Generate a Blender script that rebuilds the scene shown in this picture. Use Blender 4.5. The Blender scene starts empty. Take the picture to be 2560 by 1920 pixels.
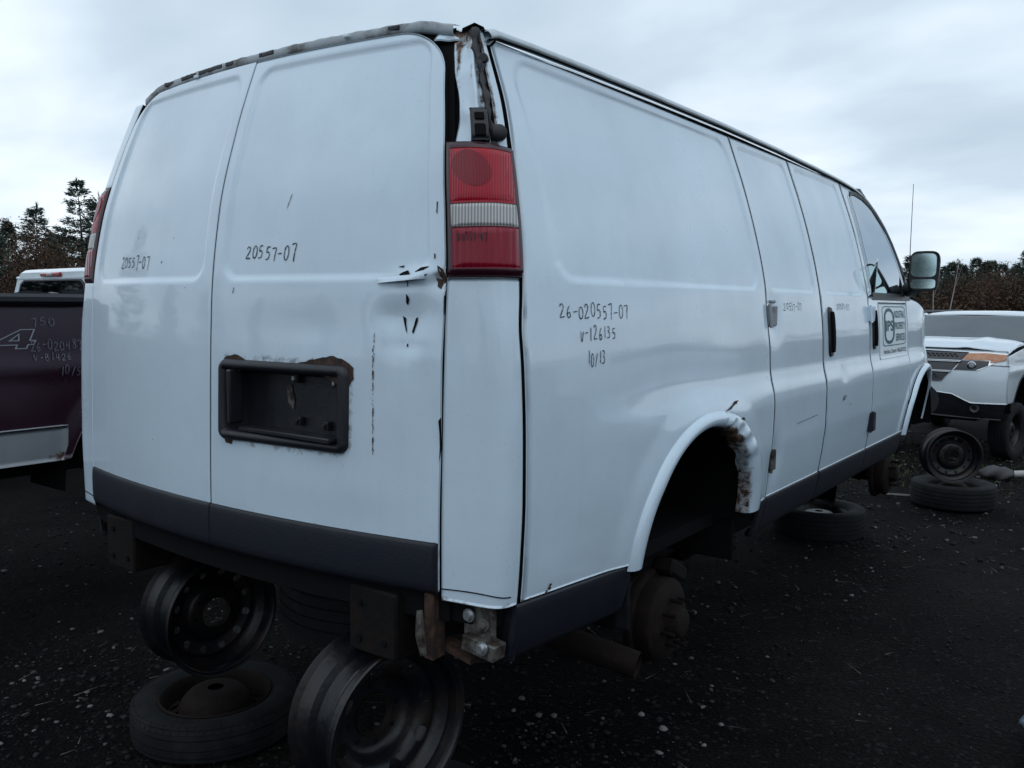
import bpy, math, random
import numpy as np
from mathutils import Vector, Matrix

random.seed(7); RNG = np.random.default_rng(7)
R = math.radians
SC = bpy.context.scene
COL = SC.collection

# ------------------------------------------------------------------ camera
CAM_POS = np.array([1.1748, -1.6491, 1.68]); YAW, PITCH, ROLL = -.6339, -.0916, .0083
cam_d = bpy.data.cameras.new('camera'); cam = bpy.data.objects.new('camera', cam_d); COL.objects.link(cam)
cam_d.sensor_width = 36; cam_d.lens = 36 * 2160.46 / 2560; cam_d.clip_start = .05; cam_d.clip_end = 2000
def cam_basis():
    cy, sy, cp, sp = math.cos(YAW), math.sin(YAW), math.cos(PITCH), math.sin(PITCH)
    F = np.array([sy*cp, cy*cp, sp]); r = np.array([cy, -sy, 0]); u = np.cross(r, F)
    c, s = math.cos(ROLL), math.sin(ROLL)
    return c*r + s*u, -s*r + c*u, F
_r, _u, _f = cam_basis()
m = Matrix(((_r[0], _u[0], -_f[0]), (_r[1], _u[1], -_f[1]), (_r[2], _u[2], -_f[2])))
cam.rotation_euler = m.to_euler(); cam.location = CAM_POS
SC.camera = cam

# ------------------------------------------------------------------ sky and sun
SUN_EL, SUN_AZ = R(62), R(150)          # azimuth measured from +Y towards +X
world = bpy.data.worlds.new('World'); SC.world = world; world.use_nodes = True
nt = world.node_tree; nt.nodes.clear()
def N(nt, t, **k):
    n = nt.nodes.new(t)
    for a, b in k.items(): setattr(n, a, b)
    return n
out = N(nt, 'ShaderNodeOutputWorld')
bg1 = N(nt, 'ShaderNodeBackground'); bg2 = N(nt, 'ShaderNodeBackground'); mixs = N(nt, 'ShaderNodeMixShader')
sky = N(nt, 'ShaderNodeTexSky', sky_type='NISHITA'); sky.sun_disc = False; sky.sun_elevation = SUN_EL; sky.sun_rotation = SUN_AZ
bg1.inputs['Strength'].default_value = .07
nt.links.new(sky.outputs[0], bg1.inputs['Color'])
tc = N(nt, 'ShaderNodeTexCoord'); sep = N(nt, 'ShaderNodeSeparateXYZ')
nt.links.new(tc.outputs['Generated'], sep.inputs[0])
mz = N(nt, 'ShaderNodeMath', operation='MAXIMUM'); mz.inputs[1].default_value = 0
nt.links.new(sep.outputs['Z'], mz.inputs[0])
az_ = N(nt, 'ShaderNodeMath', operation='ADD'); az_.inputs[1].default_value = .22
nt.links.new(mz.outputs[0], az_.inputs[0])
dv = N(nt, 'ShaderNodeVectorMath', operation='DIVIDE'); cmb = N(nt, 'ShaderNodeCombineXYZ')
for i in range(3): nt.links.new(az_.outputs[0], cmb.inputs[i])
nt.links.new(tc.outputs['Generated'], dv.inputs[0]); nt.links.new(cmb.outputs[0], dv.inputs[1])
mp = N(nt, 'ShaderNodeMapping'); mp.inputs['Location'].default_value = (4.0, 9.0, 2.0); mp.inputs['Scale'].default_value = (.55, .8, .6); mp.inputs['Rotation'].default_value = (0, 0, .5)
nt.links.new(dv.outputs[0], mp.inputs['Vector'])
nz = N(nt, 'ShaderNodeTexNoise'); nz.inputs['Scale'].default_value = 1.6; nz.inputs['Detail'].default_value = 5; nz.inputs['Roughness'].default_value = .47; nz.inputs['Distortion'].default_value = .12
nt.links.new(mp.outputs[0], nz.inputs['Vector'])
rp = N(nt, 'ShaderNodeValToRGB'); e = rp.color_ramp.elements
e[0].position = .30; e[0].color = (.47, .605, .73, 1)
e[1].position = .70; e[1].color = (1.0, 1.11, 1.2, 1)
k = rp.color_ramp.elements.new(.48); k.color = (.64, .765, .885, 1)
nt.links.new(nz.outputs['Fac'], rp.inputs['Fac'])
nt.links.new(rp.outputs[0], bg2.inputs['Color']); bg2.inputs['Strength'].default_value = 1.05
mixs.inputs[0].default_value = .93
nt.links.new(bg1.outputs[0], mixs.inputs[1]); nt.links.new(bg2.outputs[0], mixs.inputs[2]); nt.links.new(mixs.outputs[0], out.inputs[0])

sd = bpy.data.lights.new('sun', 'SUN'); sd.energy = .5; sd.angle = R(60); sd.color = (1, .97, .93)
sun = bpy.data.objects.new('sun', sd); COL.objects.link(sun)
sdir = Vector((math.sin(SUN_AZ)*math.cos(SUN_EL), math.cos(SUN_AZ)*math.cos(SUN_EL), math.sin(SUN_EL)))
sun.rotation_euler = (-sdir).to_track_quat('-Z', 'Y').to_euler(); sun.location = (5, -5, 12)
SC.view_settings.view_transform = 'Standard'; SC.view_settings.look = 'None'
SC.view_settings.exposure = 0; SC.view_settings.gamma = 1; SC.view_settings.use_curve_mapping = False

# ------------------------------------------------------------------ materials
MATS = {}
def bsdf_mat(name, base, rough=.5, metal=0., spec=.5, coat=0., noise=None, bump=None, coatr=.05):
    """noise=(scale, other colour, contrast lo, hi); bump=(scale, strength, dist)"""
    m = bpy.data.materials.new(name); m.use_nodes = True; nt = m.node_tree; b = nt.nodes['Principled BSDF']
    b.inputs['Base Color'].default_value = (*base, 1); b.inputs['Roughness'].default_value = rough; b.inputs['Metallic'].default_value = metal
    b.inputs['Specular IOR Level'].default_value = spec; b.inputs['Coat Weight'].default_value = coat; b.inputs['Coat Roughness'].default_value = coatr
    tc = N(nt, 'ShaderNodeTexCoord')
    if noise:
        n = N(nt, 'ShaderNodeTexNoise'); n.inputs['Scale'].default_value = noise[0]; n.inputs['Detail'].default_value = 6; n.inputs['Roughness'].default_value = .62
        nt.links.new(tc.outputs['Object'], n.inputs['Vector'])
        r = N(nt, 'ShaderNodeValToRGB'); r.color_ramp.elements[0].position = noise[2]; r.color_ramp.elements[1].position = noise[3]
        r.color_ramp.elements[0].color = (*base, 1); r.color_ramp.elements[1].color = (*noise[1], 1)
        nt.links.new(n.outputs['Fac'], r.inputs['Fac']); nt.links.new(r.outputs[0], b.inputs['Base Color'])
        mr = N(nt, 'ShaderNodeMapRange'); mr.inputs['To Min'].default_value = rough*.8; mr.inputs['To Max'].default_value = min(1, rough*1.35)
        nt.links.new(n.outputs['Fac'], mr.inputs['Value']); nt.links.new(mr.outputs[0], b.inputs['Roughness'])
    if bump:
        n2 = N(nt, 'ShaderNodeTexNoise'); n2.inputs['Scale'].default_value = bump[0]; n2.inputs['Detail'].default_value = 4
        nt.links.new(tc.outputs['Object'], n2.inputs['Vector'])
        bp = N(nt, 'ShaderNodeBump'); bp.inputs['Strength'].default_value = bump[1]; bp.inputs['Distance'].default_value = bump[2]
        nt.links.new(n2.outputs['Fac'], bp.inputs['Height']); nt.links.new(bp.outputs[0], b.inputs['Normal'])
    MATS[name] = m
    return m

def paint_mat(name, base, grime, rough=.16, spec=.5, coat=.35):
    """car paint: faint grime, slightly wavy sheet metal, rust where the mesh carries a 'rust' value"""
    m = bpy.data.materials.new(name); m.use_nodes = True; nt = m.node_tree; b = nt.nodes['Principled BSDF']; L = nt.links.new
    tc = N(nt, 'ShaderNodeTexCoord')
    n = N(nt, 'ShaderNodeTexNoise'); n.inputs['Scale'].default_value = 2.3; n.inputs['Detail'].default_value = 7; n.inputs['Roughness'].default_value = .65
    L(tc.outputs['Object'], n.inputs['Vector'])
    r = N(nt, 'ShaderNodeValToRGB'); r.color_ramp.elements[0].position = .38; r.color_ramp.elements[1].position = .78
    r.color_ramp.elements[0].color = (*base, 1); r.color_ramp.elements[1].color = (*grime, 1)
    L(n.outputs['Fac'], r.inputs['Fac'])
    # vertical rain streaks
    mpp = N(nt, 'ShaderNodeMapping'); mpp.inputs['Scale'].default_value = (26, 26, .9); L(tc.outputs['Object'], mpp.inputs['Vector'])
    ns = N(nt, 'ShaderNodeTexNoise'); ns.inputs['Scale'].default_value = 1.0; ns.inputs['Detail'].default_value = 3; L(mpp.outputs[0], ns.inputs['Vector'])
    rs = N(nt, 'ShaderNodeMapRange'); rs.inputs['From Min'].default_value = .5; rs.inputs['From Max'].default_value = .85; rs.inputs['To Max'].default_value = .08; L(ns.outputs['Fac'], rs.inputs['Value'])
    mxs = N(nt, 'ShaderNodeMix', data_type='RGBA'); L(rs.outputs[0], mxs.inputs[0]); L(r.outputs[0], mxs.inputs[6]); mxs.inputs[7].default_value = (*[c*.72 for c in grime], 1)
    # fine road specks
    nsp = N(nt, 'ShaderNodeTexNoise'); nsp.inputs['Scale'].default_value = 170; nsp.inputs['Detail'].default_value = 2; L(tc.outputs['Object'], nsp.inputs['Vector'])
    rsp = N(nt, 'ShaderNodeMapRange'); rsp.inputs['From Min'].default_value = .70; rsp.inputs['From Max'].default_value = .78; rsp.inputs['To Max'].default_value = .55; L(nsp.outputs['Fac'], rsp.inputs['Value'])
    msp = N(nt, 'ShaderNodeMix', data_type='RGBA'); L(rsp.outputs[0], msp.inputs[0]); L(mxs.outputs[2], msp.inputs[6]); msp.inputs[7].default_value = (*[c*.45 for c in grime], 1)
    # rust
    at = N(nt, 'ShaderNodeAttribute'); at.attribute_name = 'rust'
    n3 = N(nt, 'ShaderNodeTexNoise'); n3.inputs['Scale'].default_value = 38; n3.inputs['Detail'].default_value = 5; n3.inputs['Roughness'].default_value = .7; L(tc.outputs['Object'], n3.inputs['Vector'])
    ad = N(nt, 'ShaderNodeMath', operation='ADD'); L(at.outputs['Fac'], ad.inputs[0]); L(n3.outputs['Fac'], ad.inputs[1])
    mk = N(nt, 'ShaderNodeMapRange'); mk.inputs['From Min'].default_value = .83; mk.inputs['From Max'].default_value = 1.12; L(ad.outputs[0], mk.inputs['Value'])
    rc = N(nt, 'ShaderNodeValToRGB'); rc.color_ramp.elements[0].color = (.15, .09, .06, 1); rc.color_ramp.elements[1].color = (.028, .014, .011, 1)
    rc.color_ramp.elements[0].position = .45; rc.color_ramp.elements[1].position = .62; L(n3.outputs['Fac'], rc.inputs['Fac'])
    mx = N(nt, 'ShaderNodeMix', data_type='RGBA'); L(mk.outputs[0], mx.inputs[0]); L(msp.outputs[2], mx.inputs[6]); L(rc.outputs[0], mx.inputs[7])
    L(mx.outputs[2], b.inputs['Base Color'])
    mr = N(nt, 'ShaderNodeMapRange'); mr.inputs['From Min'].default_value = .3; mr.inputs['From Max'].default_value = .75; mr.inputs['To Min'].default_value = rough; mr.inputs['To Max'].default_value = rough*2.0
    L(n.outputs['Fac'], mr.inputs['Value'])
    mrr = N(nt, 'ShaderNodeMix', data_type='FLOAT'); L(mk.outputs[0], mrr.inputs[0]); L(mr.outputs[0], mrr.inputs[2]); mrr.inputs[3].default_value = .85
    L(mrr.outputs[0], b.inputs['Roughness'])
    b.inputs['Specular IOR Level'].default_value = spec
    inv = N(nt, 'ShaderNodeMath', operation='SUBTRACT'); inv.inputs[0].default_value = 1; L(mk.outputs[0], inv.inputs[1])
    mc = N(nt, 'ShaderNodeMath', operation='MULTIPLY'); mc.inputs[1].default_value = coat; L(inv.outputs[0], mc.inputs[0])
    L(mc.outputs[0], b.inputs['Coat Weight']); b.inputs['Coat Roughness'].default_value = .045
    nw = N(nt, 'ShaderNodeTexNoise'); nw.inputs['Scale'].default_value = 3.2; nw.inputs['Detail'].default_value = 1.5; L(tc.outputs['Object'], nw.inputs['Vector'])
    bp = N(nt, 'ShaderNodeBump'); bp.inputs['Strength'].default_value = .10; bp.inputs['Distance'].default_value = .03; L(nw.outputs['Fac'], bp.inputs['Height'])
    bp2 = N(nt, 'ShaderNodeBump'); bp2.inputs['Distance'].default_value = .004; L(mk.outputs[0], bp2.inputs['Strength']); L(n3.outputs['Fac'], bp2.inputs['Height']); L(bp.outputs[0], bp2.inputs['Normal'])
    L(bp2.outputs[0], b.inputs['Normal'])
    MATS[name] = m
    return m

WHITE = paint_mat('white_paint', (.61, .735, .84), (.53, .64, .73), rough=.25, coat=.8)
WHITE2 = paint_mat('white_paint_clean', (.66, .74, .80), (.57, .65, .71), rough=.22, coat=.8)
MAROON = paint_mat('maroon_paint', (.026, .008, .018), (.036, .016, .026), rough=.22, coat=.25)
SILVER = paint_mat('silver_lower_paint', (.30, .33, .36), (.22, .23, .24), rough=.3)
CLAD = bsdf_mat('grey_cladding_plastic', (.0055, .0078, .0155), .5, noise=(9, (.004, .0055, .0098), .4, .75), bump=(160, .15, .004))
BLACK = bsdf_mat('black_plastic', (.008, .009, .0135), .42, noise=(14, (.018, .019, .024), .5, .85), bump=(120, .2, .003))
DARK = bsdf_mat('black_void', (.006, .006, .007), .9, spec=.1)
RUBBER = bsdf_mat('tyre_rubber', (.006, .007, .009), .75, spec=.25, noise=(7, (.026, .025, .025), .48, .78), bump=(60, .3, .004))
RIMM = bsdf_mat('black_painted_steel', (.004, .005, .008), .38, metal=.0, spec=.42, noise=(9, (.018, .012, .010), .46, .66), bump=(48, .4, .004))
RIM_RUST = bsdf_mat('rusty_steel', (.007, .005, .0045), .8, spec=.2, noise=(22, (.020, .011, .008), .4, .75), bump=(70, .5, .004))
FRAME = bsdf_mat('frame_steel', (.005, .0042, .0042), .75, spec=.2, noise=(18, (.015, .009, .007), .45, .75), bump=(50, .5, .004))
RUST = bsdf_mat('bare_rust', (.022, .012, .010), .9, noise=(45, (.085, .042, .025), .45, .70), bump=(90, .6, .004))
GALV = bsdf_mat('galvanised_bracket', (.12, .115, .105), .6, metal=.2, noise=(30, (.025, .016, .012), .40, .58), bump=(60, .4, .003))
BOLT = bsdf_mat('bolt_zinc', (.5, .52, .53), .35, metal=.8)
GASKET = bsdf_mat('grey_rail_paint', (.46, .52, .55), .3, noise=(8, (.30, .34, .36), .4, .75), coat=.4)
STRIPM = bsdf_mat('roof_flange_metal', (.33, .37, .40), .55, noise=(7, (.09, .085, .08), .50, .64), bump=(40, .4, .004))
INK = bsdf_mat('marker_ink', (.012, .014, .02), .6)
CHALK = bsdf_mat('paint_pen', (.15, .15, .18), .8, noise=(160, (.05, .035, .05), .46, .62))
SIGNW = bsdf_mat('sign_white', (.74, .82, .88), .4)
SIGNT = bsdf_mat('sign_teal', (.008, .095, .12), .5)
DECAL = bsdf_mat('decal_grey', (.25, .27, .30), .5)
HINGE = bsdf_mat('hinge_grey', (.24, .27, .30), .5, noise=(20, (.12, .09, .08), .5, .75))
CHROME = bsdf_mat('chrome', (.62, .65, .67), .18, metal=1)
MIRROR = bsdf_mat('mirror_glass', (.62, .78, .78), .05, metal=1)
AMBER = bsdf_mat('amber_lens', (.42, .17, .075), .15, coat=.5, noise=(14, (.55, .30, .17), .45, .7))
HLCLEAR = bsdf_mat('headlamp_glass', (.30, .33, .35), .08, coat=.6)
GRILLE = bsdf_mat('grille_grey', (.05, .05, .058), .45)
REDL = bsdf_mat('red_lens_plain', (.30, .012, .018), .15, coat=.5)
SEAT = bsdf_mat('seat_fabric', (.06, .065, .07), .9)

def lens_mat(name, a, b_, scale, rough=.14, emis=None):
    m = bpy.data.materials.new(name); m.use_nodes = True; nt = m.node_tree; b = nt.nodes['Principled BSDF']; L = nt.links.new
    tc = N(nt, 'ShaderNodeTexCoord')
    w = N(nt, 'ShaderNodeTexWave', wave_type='BANDS', bands_direction='X', wave_profile='SIN'); w.inputs['Scale'].default_value = scale
    mpp = N(nt, 'ShaderNodeMapping'); mpp.inputs['Rotation'].default_value = (0, 0, R(-38)); L(tc.outputs['Object'], mpp.inputs['Vector']); L(mpp.outputs[0], w.inputs['Vector'])
    r = N(nt, 'ShaderNodeValToRGB'); r.color_ramp.elements[0].color = (*a, 1); r.color_ramp.elements[1].color = (*b_, 1); L(w.outputs['Fac'], r.inputs['Fac']); L(r.outputs[0], b.inputs['Base Color'])
    bp = N(nt, 'ShaderNodeBump'); bp.inputs['Strength'].default_value = .5; bp.inputs['Distance'].default_value = .003; L(w.outputs['Fac'], bp.inputs['Height']); L(bp.outputs[0], b.inputs['Normal'])
    b.inputs['Roughness'].default_value = rough; b.inputs['Specular IOR Level'].default_value = .3
    return m
LENS = lens_mat('red_ribbed_lens', (.30, .003, .016), (.40, .008, .024), 52)
LENSD = lens_mat('dark_red_lens', (.17, .003, .013), (.225, .005, .018), 52)
LENSLOW = lens_mat('red_low_lens', (.20, .004, .018), (.22, .005, .020), 20)
LENSC = lens_mat('clear_ribbed_lens', (.24, .235, .23), (.56, .56, .55), 42)
HOUSING = bsdf_mat('lamp_housing', (.030, .004, .011), .3)

def glass_mat(name, tint, alpha=.45, rough=.03):
    m = bpy.data.materials.new(name); m.use_nodes = True; nt = m.node_tree; nt.nodes.clear(); L = nt.links.new
    o = N(nt, 'ShaderNodeOutputMaterial'); t = N(nt, 'ShaderNodeBsdfTransparent'); t.inputs[0].default_value = (*tint, 1)
    g = N(nt, 'ShaderNodeBsdfGlossy'); g.inputs['Roughness'].default_value = rough; g.inputs[0].default_value = (.58, .62, .66, 1)
    f = N(nt, 'ShaderNodeFresnel'); f.inputs[0].default_value = 1.52
    mx = N(nt, 'ShaderNodeMixShader'); L(f.outputs[0], mx.inputs[0]); L(t.outputs[0], mx.inputs[1]); L(g.outputs[0], mx.inputs[2]); L(mx.outputs[0], o.inputs[0])
    return m
GLASS = glass_mat('tinted_glass', (.30, .35, .37))
GLASSD = glass_mat('dark_glass', (.06, .07, .08))
FROST = bsdf_mat('dusty_windscreen', (.045, .058, .065), .16, coat=.3, noise=(3, (.028, .036, .042), .4, .7))

# ------------------------------------------------------------------ mesh helpers
def tag(o, label=None, cat=None, group=None, kind=None):
    if label: o['label'] = label
    if cat: o['category'] = cat
    if group: o['group'] = group
    if kind: o['kind'] = kind
    return o
def empty(name, loc=(0, 0, 0), rz=0., parent=None):
    o = bpy.data.objects.new(name, None); COL.objects.link(o); o.location = loc; o.rotation_euler = (0, 0, rz); o.empty_display_size = .1
    if parent: o.parent = parent
    return o
def link_mesh(name, me, mat, parent=None, smooth=True):
    o = bpy.data.objects.new(name, me); COL.objects.link(o)
    if mat is not None and not me.materials: me.materials.append(mat)
    if smooth: me.shade_smooth()
    if parent: o.parent = parent
    return o
def raw(name, V, F, mat, parent=None, smooth=True, sharp=None):
    me = bpy.data.meshes.new(name); me.from_pydata([tuple(map(float, v)) for v in V], [], [tuple(map(int, f)) for f in F]); me.update()
    o = link_mesh(name, me, mat, parent, smooth)
    if sharp is not None and smooth: me.set_sharp_from_angle(angle=R(sharp))
    return o

class MB:
    def __init__(s): s.v = []; s.f = []
    def add(s, V, F):
        n = len(s.v); s.v += [tuple(map(float, p)) for p in V]; s.f += [tuple(int(i)+n for i in f) for f in F]; return s
    def box(s, c, d, rot=None, bev=.0):
        x, y, z = d[0]/2, d[1]/2, d[2]/2
        if bev <= 0:
            P = [(a*x, b*y, cc*z) for a in (-1, 1) for b in (-1, 1) for cc in (-1, 1)]
            F = [(0, 1, 3, 2), (4, 6, 7, 5), (0, 4, 5, 1), (2, 3, 7, 6), (0, 2, 6, 4), (1, 5, 7, 3)]
        else:
            P = []; F = []
            b = min(bev, x*.9, y*.9, z*.9)
            idx = {}
            for a in (-1, 1):
                for bb in (-1, 1):
                    for cc in (-1, 1):
                        for ax in range(3):
                            q = [a*(x-b), bb*(y-b), cc*(z-b)]; q[ax] = (a*x, bb*y, cc*z)[ax]
                            idx[(a, bb, cc, ax)] = len(P); P.append(q)
            for ax in range(3):
                o1, o2 = [i for i in range(3) if i != ax]
                for sgn in (-1, 1):
                    q = []
                    for (p1, p2) in ((-1, -1), (1, -1), (1, 1), (-1, 1)):
                        t = [0, 0, 0]; t[ax] = sgn; t[o1] = p1; t[o2] = p2; q.append(idx[(*t, ax)])
                    flip = (sgn > 0) == (ax == 1)
                    F.append(q[::-1] if flip else q)
            for ax in range(3):
                o1, o2 = [i for i in range(3) if i != ax]
                for p1 in (-1, 1):
                    for p2 in (-1, 1):
                        t = [0, 0, 0]; t[o1] = p1; t[o2] = p2; ta = list(t); tb = list(t); ta[ax] = -1; tb[ax] = 1
                        F.append([idx[(*ta, o1)], idx[(*tb, o1)], idx[(*tb, o2)], idx[(*ta, o2)]])
            for a in (-1, 1):
                for bb in (-1, 1):
                    for cc in (-1, 1): F.append([idx[(a, bb, cc, i)] for i in range(3)])
        P = [Vector(p) for p in P]
        if rot is not None: P = [rot @ p for p in P]
        return s.add([(p.x+c[0], p.y+c[1], p.z+c[2]) for p in P], F)
    def tube(s, pts, r, n=10, cap=True):
        pts = [Vector(p) for p in pts]; rr = r if hasattr(r, '__len__') else [r]*len(pts); V = []; F = []
        up = Vector((0, 0, 1)); prev = None
        for i, p in enumerate(pts):
            d = (pts[min(i+1, len(pts)-1)]-pts[max(i-1, 0)]).normalized()
            if prev is None:
                a = d.cross(up if abs(d.z) < .95 else Vector((1, 0, 0))).normalized()
            else: a = (prev-d*prev.dot(d)).normalized()
            prev = a; b = d.cross(a)
            for j in range(n):
                t = 2*math.pi*j/n; V.append(p+(a*math.cos(t)+b*math.sin(t))*rr[i])
        for i in range(len(pts)-1):
            for j in range(n): F.append((i*n+j, i*n+(j+1) % n, (i+1)*n+(j+1) % n, (i+1)*n+j))
        if cap: F.append(tuple(range(n))[::-1]); F.append(tuple((len(pts)-1)*n+j for j in range(n)))
        return s.add(V, F)
    def lathe(s, prof, n=40, M=None, closed=False):
        """prof: list of (axial, radius); axis = local +X"""
        V = []; F = []
        for (a, r) in prof:
            for j in range(n):
                t = 2*math.pi*j/n; V.append((a, r*math.cos(t), r*math.sin(t)))
        k = len(prof)
        for i in range(k if closed else k-1):
            for j in range(n):
                i2 = (i+1) % k
                F.append((i*n+j, i*n+(j+1) % n, i2*n+(j+1) % n, i2*n+j))
        if M is not None: V = [tuple(M @ Vector(v)) for v in V]
        return s.add(V, F)
    def disc(s, a, r, n=24, M=None):
        V = [(a, r*math.cos(2*math.pi*j/n), r*math.sin(2*math.pi*j/n)) for j in range(n)]
        if M is not None: V = [tuple(M @ Vector(v)) for v in V]
        return s.add(V, [tuple(range(n))])
    def build(s, name, mat, parent=None, smooth=True, sharp=40):
        return raw(name, s.v, s.f, mat, parent, smooth, sharp)

GAPPED = (WHITE, WHITE2, MAROON)
def grid_faces(nu, nv, keep=None):
    i, j = np.meshgrid(np.arange(nu-1), np.arange(nv-1), indexing='ij')
    a = (i*nv+j).ravel(); F = np.stack([a, a+nv, a+nv+1, a+1], 1)
    if keep is not None: F = F[keep.ravel()]
    return F
def sheet(name, P, mat, parent, out, skirt=.022, rnd=.0022, rust=None, hole=None, edges=(1, 1, 1, 1)):
    """P[nu,nv,3] surface grid; its border is rolled over and turned inwards (against 'out') so panel gaps have depth"""
    P = np.asarray(P, float); nu, nv = P.shape[:2]; out = np.asarray(out, float)
    du = np.gradient(P, axis=0); dv_ = np.gradient(P, axis=1); nn = np.cross(du, dv_); nn /= np.linalg.norm(nn, axis=2, keepdims=True)+1e-12
    flip = (nn.reshape(-1, 3).mean(0) @ out) < 0
    if flip: nn = -nn
    V = [P.reshape(-1, 3)]; keep = None
    if hole is not None:
        Cc = (P[:-1, :-1]+P[1:, :-1]+P[:-1, 1:]+P[1:, 1:])/4; keep = ~hole(Cc)
    F = grid_faces(nu, nv, keep)
    if flip: F = F[:, ::-1]
    rs = [np.zeros((nu, nv)) if rust is None else rust]
    F = [F]; base = nu*nv
    if skirt > 0:
        idx = ([i*nv for i in range(nu)] + [(nu-1)*nv+j for j in range(1, nv)] + [i*nv+nv-1 for i in range(nu-2, -1, -1)] + [j for j in range(nv-2, 0, -1)])
        idx = np.array(idx); B = P.reshape(-1, 3)[idx]; NB = nn.reshape(-1, 3)[idx]
        T = np.roll(B, -1, 0)-np.roll(B, 1, 0); T /= np.linalg.norm(T, axis=1, keepdims=True)+1e-12
        Lt = np.cross(T, NB)
        cen = B.mean(0)
        if ((B-cen)*Lt).sum(1).mean() < 0: Lt = -Lt
        n = len(idx); prev = idx
        for (a, d) in ((rnd*.75, rnd*.35), (rnd, rnd), (rnd, skirt)):
            V.append(B+Lt*a-NB*d); cur = base+np.arange(n); base += n
            q = np.stack([prev, np.roll(prev, -1), np.roll(cur, -1), cur], 1)
            F.append(q); rs.append(rs[0].reshape(-1)[idx]); prev = cur
        # orient skirt outwards is not critical (both sides shade alike)
    n_dark = len(F[-1]) if skirt > .008 and mat in GAPPED else 0
    V = np.concatenate(V); F = np.concatenate(F)
    me = bpy.data.meshes.new(name); me.from_pydata(V.tolist(), [], F.tolist())
    if n_dark:      # folded-in flange of a painted panel is black: gap shade put into its colour
        me.materials.append(mat); me.materials.append(DARK)
        me.polygons.foreach_set('material_index', np.r_[np.zeros(len(F)-n_dark, np.int32), np.ones(n_dark, np.int32)])
    if rust is not None:
        a = me.attributes.new('rust', 'FLOAT', 'POINT'); a.data.foreach_set('value', np.concatenate([r.reshape(-1) for r in rs]).astype(np.float32))
    me.update()
    o = link_mesh(name, me, mat, parent)
    return o

def sst(a, b, x):
    t = np.clip((np.asarray(x, float)-a)/(b-a), 0, 1); return t*t*(3-2*t)
def hermite(xs, ys):
    xs = np.array(xs, float); ys = np.array(ys, float); d = np.diff(ys)/np.diff(xs); m = np.zeros(len(xs)); m[0] = d[0]; m[-1] = d[-1]
    for i in range(1, len(xs)-1): m[i] = 0 if d[i-1]*d[i] <= 0 else 2*d[i-1]*d[i]/(d[i-1]+d[i])
    def f(x):
        x = np.clip(np.asarray(x, float), xs[0], xs[-1]); i = np.clip(np.searchsorted(xs, x)-1, 0, len(xs)-2)
        h = xs[i+1]-xs[i]; t = (x-xs[i])/h
        return (1+2*t)*(1-t)**2*ys[i]+t*(1-t)**2*h*m[i]+t*t*(3-2*t)*ys[i+1]+t*t*(t-1)*h*m[i+1]
    return f
def rrect(x, z, x0, x1, z0, z1, r):
    cx, cz, hx, hz = (x0+x1)/2, (z0+z1)/2, (x1-x0)/2, (z1-z0)/2
    qx = np.abs(x-cx)-hx+r; qz = np.abs(z-cz)-hz+r
    return np.hypot(np.maximum(qx, 0), np.maximum(qz, 0))+np.minimum(np.maximum(qx, qz), 0)-r
def vnoise(x, y, s, seed=0):
    """cheap smooth value noise"""
    rg = np.random.default_rng(seed); T = rg.random((64, 64)); x = np.asarray(x)*s+100.3; y = np.asarray(y)*s+57.7
    xi = np.floor(x).astype(int); yi = np.floor(y).astype(int); fx = x-xi; fy = y-yi; fx = fx*fx*(3-2*fx); fy = fy*fy*(3-2*fy)
    g = lambda a, b: T[a % 64, b % 64]
    return (g(xi, yi)*(1-fx)+g(xi+1, yi)*fx)*(1-fy)+(g(xi, yi+1)*(1-fx)+g(xi+1, yi+1)*fx)*fy

def copy_tree(o, parent=None):
    c = o.copy(); COL.objects.link(c); c.parent = parent
    for ch in list(o.children): copy_tree(ch, c)
    return c

# pen strokes in a 0..1 cell
GL = {
 '0': [[(.5, 1), (.22, .85), (.12, .5), (.2, .15), (.45, 0), (.75, .14), (.85, .5), (.76, .84), (.48, 1)]],
 '1': [[(.5, 1), (.46, .5), (.44, 0)]],
 '2': [[(.08, .78), (.3, .98), (.62, .94), (.7, .72), (.45, .4), (.1, .03), (.45, .02), (.9, .06)]],
 '3': [[(.15, .95), (.5, .98), (.72, .8), (.4, .55), (.75, .4), (.68, .1), (.3, 0), (.1, .1)]],
 '4': [[(.25, 1), (.15, .5), (.8, .5)], [(.65, .95), (.62, 0)]],
 '5': [[(.8, 1), (.3, .98), (.25, .58), (.6, .6), (.78, .35), (.6, .06), (.15, .02)]],
 '6': [[(.62, 1), (.3, .7), (.15, .3), (.3, .03), (.62, .05), (.72, .28), (.5, .45), (.2, .3)]],
 '7': [[(.1, .9), (.4, .97), (.8, .95), (.7, .4), (.66, -.25)]],
 '8': [[(.5, .55), (.2, .78), (.5, 1), (.78, .78), (.5, .52), (.15, .22), (.5, 0), (.82, .22), (.5, .55)]],
 '-': [[(.1, .45), (.85, .5)]],
 '/': [[(.75, 1.1), (.15, -.15)]],
 'V': [[(.1, 1), (.35, 0), (.75, 1)]],
 'B': [[(.15, 1), (.15, 0)], [(.15, 1), (.6, .9), (.55, .6), (.2, .52), (.7, .42), (.65, .08), (.15, 0)]],
}
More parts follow.
